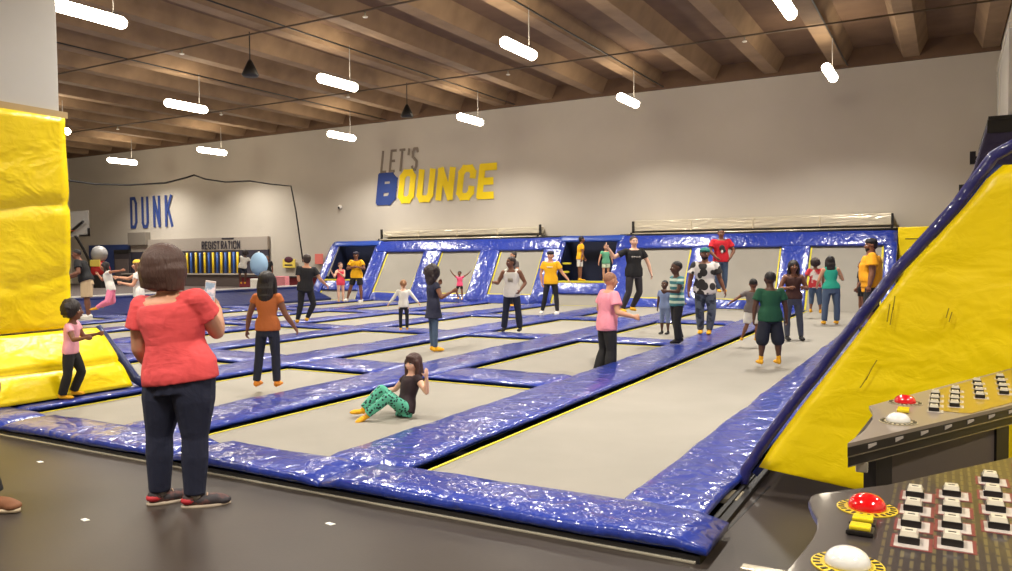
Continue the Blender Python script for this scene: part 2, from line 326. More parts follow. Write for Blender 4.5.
# yellow corner panel at the back
e = empty('corner_panel', (-.4, 23.5, 0))
bevel(MB().box((-.77, -.02, .0), (.75, .12, 2.28)).build('panel', M_YEL, e), .03)
MB().box((-.6, -.03, 1.95), (-.2, -.02, 1.97)).box((-.2, -.03, 1.75), (.2, -.02, 1.77)).build('dark_scuff', M_DARKMETAL, e)
tag(e, 'tall yellow vinyl panel filling the far corner beside the sloped beds', 'panel')
# ------------------------------------------------------------------ yellow slope by the camera side
e = empty('side_slope', (-1.13, 5.35, 0)); YX = 5.35
hy = [onY(x_, y_, YX) for x_, y_ in ((752, 475), (771, 447), (800, 408), (850, 345), (905, 272), (966, 205), (992, 172), (1003, 165))]
hyl = [V((p.x+1.13, 0, p.z)) for p in hy]
poly = [V((.0, 0, .1))] + hyl[1:] + [V((1.5, 0, 2.14)), V((3.2, 0, 2.2)), V((3.2, 0, .02)), V((.8, 0, .06))]
# subdivided front face so the vinyl bulges
N1, N2 = 46, 26; vs = []; fs = []
def hx(t):     # left boundary x at height z
    pts = [poly[0]] + hyl[1:]
    for a, b_ in zip(pts, pts[1:]):
        if a.z <= t <= b_.z: return a.x + (b_.x-a.x)*(t-a.z)/max(1e-6, b_.z-a.z)
    return pts[-1].x
ztop = hyl[-1].z
for j in range(N2+1):
    z = .1+(ztop-.1)*j/N2; x0_ = hx(min(z, ztop-1e-4))
    zlow = lambda x: 0.06*max(0, 1-x/.8)
    for i in range(N1+1):
        x = x0_+(3.2-x0_)*i/N1; zz_ = z if j else .02+.08*max(0, 1-x/.5)
        y = -.035*(noise.noise(V((x*1.1, z*1.3, 3)))+.5) - .03*abs(noise.noise(V((x*.6+z*1.7, z*.5-x*.8, 8)))) if 0 < j < N2 and 0 < i else 0
        vs.append((x, y, zz_))
for j in range(N2):
    for i in range(N1): a = j*(N1+1)+i; fs.append((a, a+1, a+N1+2, a+N1+1))
fp = mobj('yellow_side_panel', vs, fs, M_YEL, e, True); sm = fp.modifiers.new('t', 'SOLIDIFY'); sm.thickness = .06; sm.offset = -1
scm = mat('grey_scuff', (150, 128, 10), .6)
mk = MB()
for (px, py, dx, dy) in [(887, 322, 3, -18), (890, 325, 3, -18), (893, 310, 2, -14), (860, 388, 8, -12), (866, 380, 6, -12), (872, 368, 5, -8), (946, 318, 3, -10), (949, 322, 3, -10)]:
    a = onY(px, py, YX-.055); b_ = onY(px+dx, py+dy, YX-.055); n = (b_-a).cross(V((0, 1, 0))).normalized()*.003
    o_ = V((-1.13, 5.35, 0)); mk.prism([a-n-o_, b_-n-o_, b_+n-o_, a+n-o_], (0, .004, 0))
tag(mk.build('scuff_mark', scm, e), kind='stuff')
# slope slab behind, running to the back wall
sl = math.atan2(hyl[5].z-.12, hyl[5].x); sd = V((math.cos(sl), 0, math.sin(sl))); sn = V((-math.sin(sl), 0, math.cos(sl)))
Ls = 2.44
q0 = V((0, .0, .1))
prof = [q0-sn*.02, q0+sn*.02, q0+sd*Ls+sn*.02, q0+sd*Ls-sn*.02]
MB().prism([p+V((0, .08, 0)) for p in prof], (0, 16.6, 0)).build('slope_pad', M_BLUE, e)
for k in range(6):
    y0 = .7+k*2.7; a = q0+sd*.35+sn*.021; 
    MB().prism([a+V((0, y0, 0)), a+sd*1.7+V((0, y0, 0)), a+sd*1.7+V((0, y0+1.8, 0)), a+V((0, y0+1.8, 0))], sn*.006).build('jumping_bed', M_BED, e)
rl = [p*1.0 for p in hyl]; rp = []
for i, p in enumerate([V((-.02, 0, .02)), V((.0, 0, .12))] + hyl[1:6] + [hyl[6]+V((.04, 0, .07)), hyl[7]+V((.15, 0, .13)), V((2.0, 0, hyl[7].z+.16))]): rp.append(p+V((-.048 if p.z < 1.2 else -.035, .035, .02)))
fine = []
for a, b_ in zip(rp, rp[1:]):
    for t in range(6): q = a.lerp(b_, t/6); fine.append(q+V((noise.noise(q*3)*.012, 0, noise.noise(q*3+V((5, 5, 5)))*.012)))
fine.append(rp[-1])
MB().tube(fine, .036, 12).build('edge_roll', mat('dark_blue_vinyl', (36, 36, 104), .3, WR, coat=.6), e, True)
tag(e, 'big yellow padded slope with a blue rolled edge beside the arcade machines', 'slope')
# tall dark pad standing higher along the slope
Yk = 13.0; pp = [onY(x_, y_, Yk) for x_, y_ in ((930, 247), (951, 211), (964, 187), (973, 170), (984, 135), (989, 119))]
top = pp[-1]; bk = V((1.1, Yk, pp[0].z)); e = empty('upper_wall_pad', (0, Yk, 0)); o_ = V((0, Yk, 0))
poly = [p-o_ for p in pp] + [V((XR-.02, 0, top.z)), V((XR-.02, 0, pp[0].z))]
bevel(MB().prism(poly, (0, 4, 0)).build('pad_body', mat('purple_navy_vinyl', (44, 38, 78), .3, WR), e), .03)
MB().box((top.x-.01, -.05, top.z-.02), (XR-.02, 4, top.z+.03)).box((top.x-.02, -.03, top.z-.2), (XR-.02, .0, top.z-.02)).build('top_cap', M_BLACK, e)
tag(e, 'dark purple padded wall rising above the yellow slope near the wall corner', 'pad')
for i, (px, py) in enumerate(((973, 158), (962, 191))):
    p = onY(px-1, py, Yk+1.5); tag(MB().box((p.x-.03, p.y-.04, p.z-.1), (p.x+.05, p.y+.04, p.z+.1)).box((p.x, p.y-.03, p.z-.03), (p.x+.25, p.y+.03, p.z+.02)).build('pad_bracket', M_DARKMETAL), 'small dark bracket beside the purple padded wall, ' + ('upper', 'lower')[i] + ' one', 'bracket')
e = empty('wall_frame', (XR, 21.9, 5.4)); MB().box((-.08, -2.3, -.9), (0, 2.3, .9)).build('panel', M_WHITE, e); MB().box((-.1, -2.4, .85), (0, 2.4, .95)).box((-.1, 2.3, -1.0), (0, 2.4, .95)).box((-.1, .9, -1), (0, 1.0, .9)).build('frame', mat('white_metal', (225, 220, 210), .4), e)
tag(e, 'white framed panel high on the side wall above the purple pad', 'panel')
# ------------------------------------------------------------------ column and yellow wedge
e = empty('white_column', (-9.3, 4.6, 0)); bevel(MB().box((-.6, -1.2, 0), (.6, .68, 6.9)).build('shaft', M_WHITE, e), .01)
tag(e, 'wide white painted column above the yellow padding', 'column')
e = empty('column_padding', (-9.3, 4.6, 0))
vs = []; fs = []; NN = 24; MM = 34
for j in range(MM+1):
    z = .84+(3.2-.84)*j/MM
    for i in range(NN+1):
        y = -1.25+1.97*i/NN; y2 = 4.6+y
        fold = -.05*math.exp(-((z-2.15-.1*math.sin(y*2))/.05)**2) - .03*math.exp(-((z-1.32-.25*abs(y-.1))/.05)**2)
        vs.append((.6+fold+.03*noise.noise(V((y*1.4, z*1.2, 2)))+.02*math.sin(math.pi*j/MM), y, z))
for j in range(MM):
    for i in range(NN): a = j*(NN+1)+i; fs.append((a, a+1, a+NN+2, a+NN+1))
cpd = mobj('padding_face', vs, fs, M_YEL, e, True); s_ = cpd.modifiers.new('t', 'SOLIDIFY'); s_.thickness = .05; s_.offset = 1
MB().box((-.66, .69, .84), (.6, .73, 3.2)).build('padding_side', M_YEL, e)
MB().prism([(.6, -1.25, 3.2), (.6, .76, 3.2), (.6, .76, 3.27), (.6, -1.25, 3.3)], (.03, 0, 0)).build('folded_flap', mat('beige_backing', (190, 165, 120), .8), e)
tag(e, 'tall yellow vinyl padding wrapped around the white column', 'padding')
e = empty('yellow_wedge', (-8.6, 4.6, .1))
vs = []; fs = []
for j in range(17):
    t = j/16
    for i in range(31):
        y = -1.6+2.78*i/30; crease = .05*math.exp(-((t-.42)/.05)**2)*-1
        yy = y - (.16*t if i == 30 else .16*t*i/30)
        vs.append((.32-.36*t+crease+.02*noise.noise(V((y, t*2, 4)))+.05*math.sin(math.pi*t), yy, .03+.67*t))
for j in range(16):
    for i in range(30): a = j*31+i; fs.append((a, a+1, a+32, a+31))
w_ = mobj('wedge_face', vs, fs, M_YEL, e, True); s_ = w_.modifiers.new('t', 'SOLIDIFY'); s_.thickness = .06; s_.offset = 0
MB().prism([(.27, 1.1, .0), (-1.3, 1.1, .0), (-1.3, 1.02, .7), (-.06, 1.0, .7)], (0, .08, 0)).build('end_panel', M_NAVY, e)
MB().tube([(.4, 1.3, .04), (.3, 1.24, .12), (.16, 1.16, .36), (0, 1.06, .62), (-.06, 1.02, .72)], .055, 10).build('edge_roll', M_NAVY, e, True)
MB().box((-1.3, -1.6, .66), (-.06, 1.0, .72)).build('top_panel', M_BLACK, e)
tag(e, 'low yellow padded wedge at the foot of the column, with a blue end', 'wedge')
# ------------------------------------------------------------------ raised court behind the low blue wall
tag(bevel(MB().box((-21.35, 9.0, -.9), (-20.98, 22.35, .56)).build('low_barrier', M_NAVY), .03), 'low navy padded barrier wall along the far side of the court', 'barrier')
tag(MB().box((-21.36, 9.0, .565), (-21.3, 22.35, .6)).build('barrier_strip', mat('white_metal', (225, 220, 210), .4)), 'thin pale strip along the top of the low navy barrier', 'strip')
M_BROWN = mat('dark_brown_board', (76, 64, 60), .7)
tag(MB().box((-39.2, 9, 0), (-21.35, 24.2, .42)).build('raised_platform', M_BROWN), 'dark raised platform floor of the netted court', 'platform')
MB_ = MB().prism([(-20.98, 9.2, .05), (-19.95, 9.2, .05), (-19.95, 9.2, .12), (-20.98, 9.2, .5)], (0, 13, 0)); tag(bevel(MB_.build('foot_mat', M_NAVY), .02), 'navy sloping mat at the foot of the low barrier wall', 'mat')
# net with its rope
rp = [onX(x_, y_, -21.1) for x_, y_ in ((40, 172), (66, 180), (95, 184), (130, 185), (165, 183), (185, 178), (194, 175), (205, 179), (225, 182), (250, 181), (270, 184), (291, 186), (296, 212), (303, 262))]
e = empty('court_net', (-21.1, 17, 0)); o_ = V((-21.1, 17, 0))
MB().tube([p-o_ for p in rp], .028, 6).build('border_rope', M_BLACK, e, True)
vs = []; fs = []
for i, p in enumerate(rp[:12]): vs += [tuple(p-o_), (0, p.y-17, .6)]
for i in range(11): fs.append((2*i, 2*i+1, 2*i+3, 2*i+2))
vs += [tuple(rp[13]-o_)]; fs.append((22, 23, 24))
nm = bpy.data.materials.new('net_mesh'); nm.use_nodes = True; nt = nm.node_tree; pb = nt.nodes['Principled BSDF']; pb.inputs['Base Color'].default_value = rgb(30, 28, 28); pb.inputs['Roughness'].default_value = .9
tcn = nt.nodes.new('ShaderNodeTexCoord'); sp = nt.nodes.new('ShaderNodeSeparateXYZ'); nt.links.new(tcn.outputs['Object'], sp.inputs[0])
outs = []
for ax in ('Y', 'Z'):
    m1 = nt.nodes.new('ShaderNodeMath'); m1.operation = 'MULTIPLY'; m1.inputs[1].default_value = 22; nt.links.new(sp.outputs[ax], m1.inputs[0])
    m2 = nt.nodes.new('ShaderNodeMath'); m2.operation = 'FRACT'; nt.links.new(m1.outputs[0], m2.inputs[0])
    m3 = nt.nodes.new('ShaderNodeMath'); m3.operation = 'LESS_THAN'; m3.inputs[1].default_value = .02; nt.links.new(m2.outputs[0], m3.inputs[0]); outs.append(m3)
mx = nt.nodes.new('ShaderNodeMath'); mx.operation = 'MAXIMUM'; nt.links.new(outs[0].outputs[0], mx.inputs[0]); nt.links.new(outs[1].outputs[0], mx.inputs[1]); nt.links.new(mx.outputs[0], pb.inputs['Alpha'])
mobj('netting', vs, fs, nm, e, False)
tag(e, 'sheer safety net with a black scalloped border rope', 'net')
# ------------------------------------------------------------------ wall graphics and back wall things
# block letters drawn as strokes on a 0..1 x 0..1 cell
GL = {'D': [[(0,0),(0,1),(.7,1),(1,.82),(1,.18),(.7,0),(0,0)]], 'U': [[(0,1),(0,.15),(.2,0),(.8,0),(1,.15),(1,1)]], 'N': [[(0,0),(0,1),(1,0),(1,1)]], 'K': [[(0,0),(0,1)],[(1,1),(.05,.45)],[(.3,.58),(1,0)]],
 'L': [[(0,1),(0,0),(1,0)]], 'E': [[(1,1),(0,1),(0,0),(1,0)],[(0,.5),(.85,.5)]], 'T': [[(0,1),(1,1)],[(.5,1),(.5,0)]], "'": [[(.5,1),(.4,.75)]], 'S': [[(1,.85),(.8,1),(.2,1),(0,.85),(0,.62),(1,.38),(1,.15),(.8,0),(.2,0),(0,.15)]],
 'B': [[(0,0),(0,1),(.75,1),(1,.85),(1,.62),(.8,.52),(0,.52)],[(.8,.52),(1,.38),(1,.15),(.75,0),(0,0)]], 'O': [[(.25,0),(0,.15),(0,.85),(.25,1),(.75,1),(1,.85),(1,.15),(.75,0),(.25,0)]], 'C': [[(1,.72),(1,.85),(.75,1),(.25,1),(0,.85),(0,.15),(.25,0),(.75,0),(1,.15),(1,.28)]],
 'R': [[(0,0),(0,1),(.75,1),(1,.85),(1,.6),(.75,.48),(0,.48)],[(.55,.48),(1,0)]], 'G': [[(1,.75),(1,.85),(.75,1),(.25,1),(0,.85),(0,.15),(.25,0),(.75,0),(1,.15),(1,.48),(.55,.48)]], 'I': [[(.5,0),(.5,1)]], 'A': [[(0,0),(.5,1),(1,0)],[(.2,.35),(.8,.35)]]}
def text(body, name, x0, x1, z0, z1, m, label, shear=0, wt=.2, Y=24.19, parent=None, th=.012, cat='lettering', gap=.35):
    nar = {"'": .3, 'I': .35}; tot = sum(nar.get(c, 1) for c in body)+gap*(len(body)-1); un = (x1-x0)/tot; hh = z1-z0; mb = MB(); x = x0; w = wt*un/2; cnt = 0
    for c in body:
        wd = nar.get(c, 1)*un
        for st in GL[c]:
            P = [V((x+w+(wd-2*w)*a+shear*(w+(hh-2*w)*b), Y-th, z0+w+(hh-2*w)*b)) for a, b in st]
            for a, b in zip(P, P[1:]):
                cnt = cnt+1; jit = V((0, -.002*(cnt % 17), 0)); a = a+jit; b = b+jit
                d = (b-a).normalized(); n = V((-d.z, 0, d.x))*w; a2, b2 = a-d*w*.7, b+d*w*.7
                mb.prism([a2-n, b2-n, b2+n, a2+n], (0, th*.9, 0))
        x += wd+gap*un
    if parent: mb.v = [v-parent.location for v in mb.v]
    o = mb.build(name, m, parent)
    if not parent: tag(o, label, cat); o['kind'] = 'thing'
    return o
P_BLUE = mat('blue_wall_paint', (44, 66, 132), .8); P_GREY = mat('grey_wall_paint', (128, 116, 104), .8); P_YEL = mat('yellow_wall_paint', (246, 214, 10), .7); P_DARK = mat('dark_letter_paint', (44, 40, 50), .7)
text('DUNK', 'wall_lettering', -34.35, -31.25, 3.1, 4.62, P_BLUE, 'tall narrow blue painted word DUNK on the far wall', wt=.3, gap=.62)
text("LET'S", 'wall_lettering', -19.15, -17.4, 4.85, 5.72, P_GREY, 'grey painted word LET S above the big yellow letters', shear=.14, wt=.32, gap=.4)
text('B', 'wall_lettering', -19.4, -18.45, 3.62, 4.86, P_BLUE, 'big blue painted letter B starting the word on the back wall', shear=.14, wt=.36)
text('OUNCE', 'wall_lettering', -18.35, -14.05, 3.65, 4.92, P_YEL, 'big yellow painted letters OUNCE after the blue B', shear=.14, wt=.34, gap=.16)
# registration window
e = empty('registration_counter', (-29.3, 24.1, 0)); E = lambda x: x+29.3
bevel(MB().box((-4.9, -.06, 1.98), (4.2, .08, 2.55)).build('header_board', mat('grey_board', (160, 150, 140), .8), e), .01)
MB().box((-4.9, -.05, .5), (4.2, .05, 2.0)).build('back_board', mat('dark_recess', (48, 44, 58), .8), e)
bevel(MB().box((-4.95, -.5, .42), (4.2, -.06, .92)).build('counter_front', M_BROWN, e), .02)
MB().box((-4.95, -.55, .92), (4.2, -.02, .97)).build('counter_top', mat('grey_board', (160, 150, 140), .8), e)
def reg(xz): return onY(120+xz/5.06, 262, 24.0).x+29.3
for cxz in (342, 387, 431, 473, 515, 557, 597): x_ = reg(cxz); MB().tube([(x_, -.12, .98), (x_, -.12, 1.9)], .05, 8).build('yellow_stripe', mat('yellow_gloss', (236, 200, 30), .35), e, True)
for cxz in (322, 362, 408, 452, 494, 536, 578): x_ = reg(cxz); MB().tube([(x_, -.12, .98), (x_, -.12, 1.9)], .05, 8).build('blue_stripe', mat('blue_gloss', (50, 92, 170), .3), e, True)
xa, xb = onY(201, 240, 24.0).x, onY(239.5, 240, 24.0).x
text('REGISTRATION', 'sign_lettering', xa, xb, 2.04, 2.4, P_DARK, None, wt=.3, gap=.25, Y=24.035, parent=e)
MB().box((-.0+onY(221, 236, 24).x+29.3, -.075, 2.46), (onY(233, 236, 24).x+29.3, -.06, 2.53)).build('small_sign', P_DARK, e)
tag(e, 'long registration counter with yellow and blue vertical tubes under a grey header', 'counter')
tag(bevel(MB().box((-34.2, 23.9, 2.3), (-32.9, 24.19, 2.9)).build('grey_box_sign', mat('grey_paint', (130, 122, 112), .8)), .01), 'plain grey square panel on the wall just below the word DUNK', 'panel')
tag(MB().box((-37.5, 24.05, .42), (-34.25, 24.19, 2.35)).build('wall_padding', mat('royal_wall_pad', (36, 58, 116), .6)), 'blue padded wall section behind the players under DUNK', 'padding')
e = empty('notice_board', (-34.7, 23.95, 1.3)); bevel(MB().box((-.6, -.03, -.8), (.6, .03, .62)).build('board', mat('board_dark', (52, 46, 52), .7), e), .01); MB().box((-.5, -.05, -.75), (.5, -.03, .35)).build('sheet', mat('board_grey', (96, 84, 82), .7), e); MB().box((-.6, -.05, .62), (.6, .03, .8)).build('header', M_BLACK, e)
tag(e, 'dark framed notice board on the blue padded wall', 'board')
def sign(px, py, w, h, m, label, Y=24.1, name='wall_sign', m2=None):
    p = onY(px, py, Y); e = empty(name, p); bevel(MB().box((-w/2, -.02, -h/2), (w/2, .02, h/2)).build('sign_plate', m, e), .005)
    if m2: 
        t_ = MB(); t_.ball((0, -.02, h*.45), (w*.36, .03, h*.36)); t_.build('emblem', m2, e, True); MB().box((-w*.3, -.03, -h*.25), (w*.3, -.02, -h*.1)).build('marking', P_DARK, e)
    tag(e, label, 'sign'); return e
sign(289, 263.5, .7, .36, mat('yellow_sign', (232, 206, 90), .6), 'small yellow wall sign with a dark emblem between the net and the counter', m2=mat('maroon_paint', (80, 30, 50), .6))
sign(319, 259, .42, .42, mat('pink_sign', (226, 120, 110), .6), 'small pinkish red square sign on the wall near the far cubby')
# tables and items on the platform
e = empty('display_table', (onY(292, 278, 23.4).x, 23.4, .42)); bevel(MB().box((-2.6, -.4, 0), (1.9, .4, .42)).build('table_cloth', mat('dark_red_cloth', (110, 26, 34), .8), e), .03); MB().box((-2.7, -.45, .42), (2.0, .45, .46)).build('table_top', mat('table_dark', (50, 34, 36), .6), e)
tag(e, 'dark red covered table standing below the yellow sign', 'table')
for px, py, w, m, lab in ((256.5, 282, .5, mat('white_card', (240, 238, 230), .6), 'small white box on the platform next to the navy barrier'), (281.5, 279.5, .55, mat('pink_card', (238, 150, 160), .6), 'small pink box on the platform in front of the red table')):
    p = onY(px, py, 22.2); tag(bevel(MB().box((p.x-w/2, 22.1, .42), (p.x+w/2, 22.35, max(.62, p.z+.13))).build('small_box', m), .02), lab, 'box')
# wheeled ball kiosk
p = onY(100, 280, 21.0); e = empty('ball_stand', (p.x, 21.0, .42))
bevel(MB().box((-.55, -.35, 0), (.55, .35, .55)).build('base_cabinet', M_DARKMETAL, e), .03)
MB().ball((-.05, 0, .78), (.6, .4, .42)).build('red_cover', mat('red_vinyl', (176, 34, 34), .5), e, True)
MB().ball((0, 0, 1.45), (.36, .33, .36)).build('grey_globe', mat('grey_globe', (150, 148, 148), .4), e, True)
bevel(MB().box((-.05, -.42, .92), (.62, -.36, 1.2)).build('yellow_plate', mat('yellow_sign', (232, 206, 90), .6), e), .01)
tag(e, 'red stand topped by a grey globe with a yellow plate under the wall padding', 'stand')
# basketball hoop
p = onY(80, 228, 20.0); e = empty('basketball_hoop', p)
gm = bpy.data.materials.new('clear_board'); gm.use_nodes = True; g_ = gm.node_tree.nodes['Principled BSDF']; g_.inputs['Base Color'].default_value = rgb(225, 225, 225); g_.inputs['Alpha'].default_value = .28; g_.inputs['Roughness'].default_value = .15
MB().box((-.75, -.02, -.35), (.62, .02, .72)).build('backboard', gm, e)
MB().box((-.02, -.04, -.36), (.62, .04, -.28)).box((.56, -.04, -.36), (.62, .04, -.02)).build('frame', M_DARKMETAL, e)
MB().tube([(-.6, -.1, -.2), (.45, -.15, .25)], .06, 8).build('support_arm', M_DARKMETAL, e)
ring = [(-.35+.23*math.cos(a*math.pi/8), -.3+.23*math.sin(a*math.pi/8), -.12) for a in range(17)]; MB().tube(ring, .02, 6).build('rim', mat('orange_rim', (170, 80, 50), .5), e, True)
MB().tube([(-.35, 0, -.3), (-.35, .3, -.8), (-.35, .6, -1.4), (-.35, .6, .42-p.z)], .06, 8).build('post', M_DARKMETAL, e)
tag(e, 'basketball hoop with a clear backboard beside the yellow column padding', 'hoop')
# camera dome and light blue inflatable
p = onY(340, 207, 24.1); e = empty('security_camera', p); MB().ball((0, 0, 0), (.09, .09, .09)).build('dome', mat('white_metal', (225, 220, 210), .4), e, True); MB().ball((0, -.06, -.03), (.05, .05, .05)).build('lens', M_BLACK, e, True)
tag(e, 'tiny white dome camera on the wall beside the blue letter B', 'camera')
p = onY(259, 264, 19.3); e = empty('inflatable_ball', p); MB().ball((0, 0, 0), (.3, .3, .4), nu=20, nv=14).build('ball_skin', mat('pale_blue_vinyl', (150, 184, 214), .6), e, True); MB().tube([(0, 0, .39), (0, 0, .43)], .03, 8).build('valve', mat('white_card', (240, 238, 230), .6), e)
tag(e, 'large pale blue inflatable ball in the air beside the jumping child', 'ball')
# litter and floor seams
for i, (px, py) in enumerate(((85, 520), (40, 462), (330, 524))):
    p = onz(px, py, 0); tag(MB().prism([p+V((-.03, -.01, .0)), p+V((.02, -.02, 0)), p+V((.035, .01, 0)), p+V((-.02, .015, 0))], (0, 0, .004)).build('paper_scrap', mat('white_card', (240, 238, 230), .6)), 'tiny white paper scrap on the black floor ' + ('between the two pairs of shoes', 'just behind the brown shoe', 'in front of the court corner')[i], 'scrap')
sm_ = MB()
for (a, b_) in (((722, 522), (762, 476)), ((705, 553), (770, 486))):
    p = onz(*a, 0); q = onz(*b_, 0); n = (q-p).cross(UP).normalized()*.006; sm_.prism([p-n, q-n, q+n, p+n], (0, 0, .002))
tag(sm_.build('trim_2', M_BLACK), kind='structure')
e = empty('cardboard_piece', onz(738, 500, 0)); bevel(MB().box((-.1, -.12, 0), (.02, .1, .035)).build('piece', mat('grey_cardboard', (150, 140, 120), .8), e), .005); tag(e, 'small greyish cardboard piece beside the pad corner', 'cardboard')
p = onz(766, 573, 0)
e = empty('metal_plate', p); bevel(MB().box((-.12, -.04, 0), (.16, .03, .02)).build('plate', M_STEEL, e), .005); tag(e, 'bright metal floor plate beside the nearest arcade machine', 'plate')
# ================================================================== arcade machines
M_PANEL = mat('dark_panel_print', (50, 44, 43), .3, coat=.3, spec=.5)
nt = M_PANEL.node_tree; pb = nt.nodes['Principled BSDF']
tc = nt.nodes.new('ShaderNodeTexCoord'); mp = nt.nodes.new('ShaderNodeMapping'); mp.inputs['Scale'].default_value = (1, 1, 1)
bk = nt.nodes.new('ShaderNodeTexBrick'); bk.inputs['Scale'].default_value = 1; bk.inputs['Brick Width'].default_value = .02; bk.inputs['Row Height'].default_value = .055; bk.inputs['Mortar Size'].default_value = .0065; bk.offset = 0
bk.inputs['Color1'].default_value = rgb(92, 82, 56); bk.inputs['Color2'].default_value = rgb(84, 74, 52); bk.inputs['Mortar'].default_value = rgb(50, 44, 43); bk.inputs['Mortar Smooth'].default_value = 0
nt.links.new(tc.outputs['Object'], mp.inputs[0]); nt.links.new(mp.outputs[0], bk.inputs['Vector']); 
# ticks only right of the domes
sp = nt.nodes.new('ShaderNodeSeparateXYZ'); nt.links.new(tc.outputs['Object'], sp.inputs[0])
cmp_ = nt.nodes.new('ShaderNodeMath'); cmp_.operation = 'GREATER_THAN'; cmp_.inputs[1].default_value = .18; nt.links.new(sp.outputs['X'], cmp_.inputs[0])
mxn = nt.nodes.new('ShaderNodeMix'); mxn.data_type = 'RGBA'; mxn.inputs['A'].default_value = rgb(50, 44, 43); nt.links.new(cmp_.outputs[0], mxn.inputs['Factor']); nt.links.new(bk.outputs['Color'], mxn.inputs['B']); nt.links.new(mxn.outputs['Result'], pb.inputs['Base Color'])
M_GOLD = mat('gold_print', (206, 176, 44), .35, coat=.3); M_KEYP = mat('key_plate_print', (176, 166, 158), .4, coat=.3); M_KEY = mat('white_key_cap', (196, 188, 170), .3, coat=.5)
M_REDGLOW = mat('red_border_glow', (108, 44, 42), .4); M_REDB = mat('red_plastic', (206, 16, 20), .12, coat=1); M_WHB = mat('white_plastic', (214, 212, 208), .12, coat=1); M_YB = mat('yellow_plastic', (214, 190, 30), .2, coat=.8)
M_CABB = mat('cabinet_black', (24, 20, 20), .35); M_CABG = mat('cabinet_grey', (84, 74, 68), .5); M_GREYPAN = mat('grey_panel_print', (128, 116, 104), .35, coat=.3); M_GOLDPAN = mat('gold_panel_print', (150, 122, 34), .35, coat=.3)
def dome(e, x, y, r, m, sc=1.0):
    ring = MB(); k = 36
    ring.rings([[(x+r*1.62*math.cos(a*2*math.pi/k), y+r*1.62*math.sin(a*2*math.pi/k), .0005) for a in range(k)], [(x+r*1.62*math.cos(a*2*math.pi/k), y+r*1.62*math.sin(a*2*math.pi/k), .003) for a in range(k)]])
    rg = ring.build('button_ring', M_GOLD, e)
    t = MB()
    for a in range(22):      # small dark marks round the ring
        th = a*2*math.pi/22; M = Matrix.Translation((x+r*1.38*math.cos(th), y+r*1.38*math.sin(th), .0035)) @ Matrix.Rotation(th, 4, 'Z')
        t.box((-.007, -.0035, 0), (.007, .0035, .001), M)
    t.build('ring_lettering', M_CABB, rg)
    d = MB(); prof = [(1.02, 0), (1.04, .1), (1.0, .28), (.92, .45), (.78, .6), (.58, .72), (.34, .79), (.1, .81)]
    d.rings([[(x+r*a_*math.cos(q*2*math.pi/28), y+r*a_*math.sin(q*2*math.pi/28), .003+r*h_) for q in range(28)] for a_, h_ in prof])
    d.build('dome_button', m, e, True)
def key(e, x, y, w, plate=True, red=False):
    if plate:
        if red: MB().box((x-w*.92, y-w*1.3, .0004), (x+w*1.2, y+w*1.1, .0008)).build('red_glow_strip', M_REDGLOW, e)  # red border with the lit keys' red glow put into its colour
        MB().box((x-w*.75, y-w*1.15, .0008), (x+w*1.0, y+w*.8, .0022)).build('key_plate', M_KEYP, e)
    b_ = bevel(MB().box((x-w*.56, y-w*.62, .002), (x+w*.56, y+w*.62, .018)).build('key_base', M_CABB, e), .002)
    k = MB()
    k.rings([[(x-w*.48, y-w*.5, .018), (x+w*.48, y-w*.5, .018), (x+w*.48, y+w*.52, .018), (x-w*.48, y+w*.52, .018)], [(x-w*.38, y-w*.36, .028), (x+w*.38, y-w*.36, .028), (x+w*.38, y+w*.44, .028), (x-w*.38, y+w*.44, .028)]])
    kk = k.build('key_button', M_KEY, e)
    MB().box((x-w*.2, y-w*.06, .028), (x+w*.2, y+w*.08, .0288)).build('key_lettering', M_CABB, kk)
# nearest machine
ZP = .95; O = V((-.31, 1.9, ZP)); e = empty('arcade_machine', (O.x, O.y, 0)); pe = V((0, 0, 0))
top = bpy.data.objects.new('control_panel', None)
def PP(x, y, z=.95): return onz(x, y, z) - O
out = [PP(816, 493.5), PP(811, 496), PP(808.5, 501), PP(812, 510), PP(817, 518), PP(817, 528), PP(812, 539), PP(800, 554), PP(785, 571), V((.0, -.42, 0)), V((.1, -.62, 0)), V((1.1, -.25, 0)), V((1.1, 1.8, 0)), V((.5, 1.04, 0)), PP(950, 470.5), PP(887, 484.5), PP(850, 489)]
out[10] = V((.12, -.62, 0))
panel = MB().prism([V((p.x, p.y, -.022)) for p in out], (0, 0, .022)).build('control_panel', M_PANEL, e); panel.location = (0, 0, ZP); bevel(panel, .004)
g = panel
dome(g, -.173+.31, 2.165-1.9, .044, M_REDB); dome(g, -.176+.31, 1.75-1.9, .044, M_WHB)
for yy in (2.03-1.9, 1.965-1.9):
    bevel(MB().box((.11, yy-.024, .002), (.168, yy+.026, .012)).build('button_frame', M_CABB, g), .002)
    bevel(MB().box((.116, yy-.018, .01), (.162, yy+.02, .022)).build('yellow_button', M_YB, g), .004)
cols = [(-.07, [2.337, 2.209, 2.081, 1.958]), (.0145, [2.393, 2.247, 2.115, 1.987]), (.11, [2.586, 2.436, 2.30, 2.159]), (.21, [2.78, 2.62, 2.48, 2.33])]
for cx_, ys_ in cols:
    for y_ in ys_: key(g, cx_-O.x, y_-O.y, .039, red=True)
fx = [V((p.x, p.y, 0)) for p in (PP(818, 505), PP(822, 530), V((.08, -.4, 0)), V((1.05, -.2, 0)), V((1.05, 1.6, 0)), PP(887, 492))]
MB().prism([p*1.0+V((.03, 0, .86)) for p in fx], (0, 0, .068)).build('panel_underside', M_CABB, e)
bx = MB().prism([V((.32, -.12, 0)), V((1.0, -.1, 0)), V((1.0, 1.2, 0)), V((.32, .4, 0))], (0, 0, .87)).build('cabinet_body', M_CABB, e)
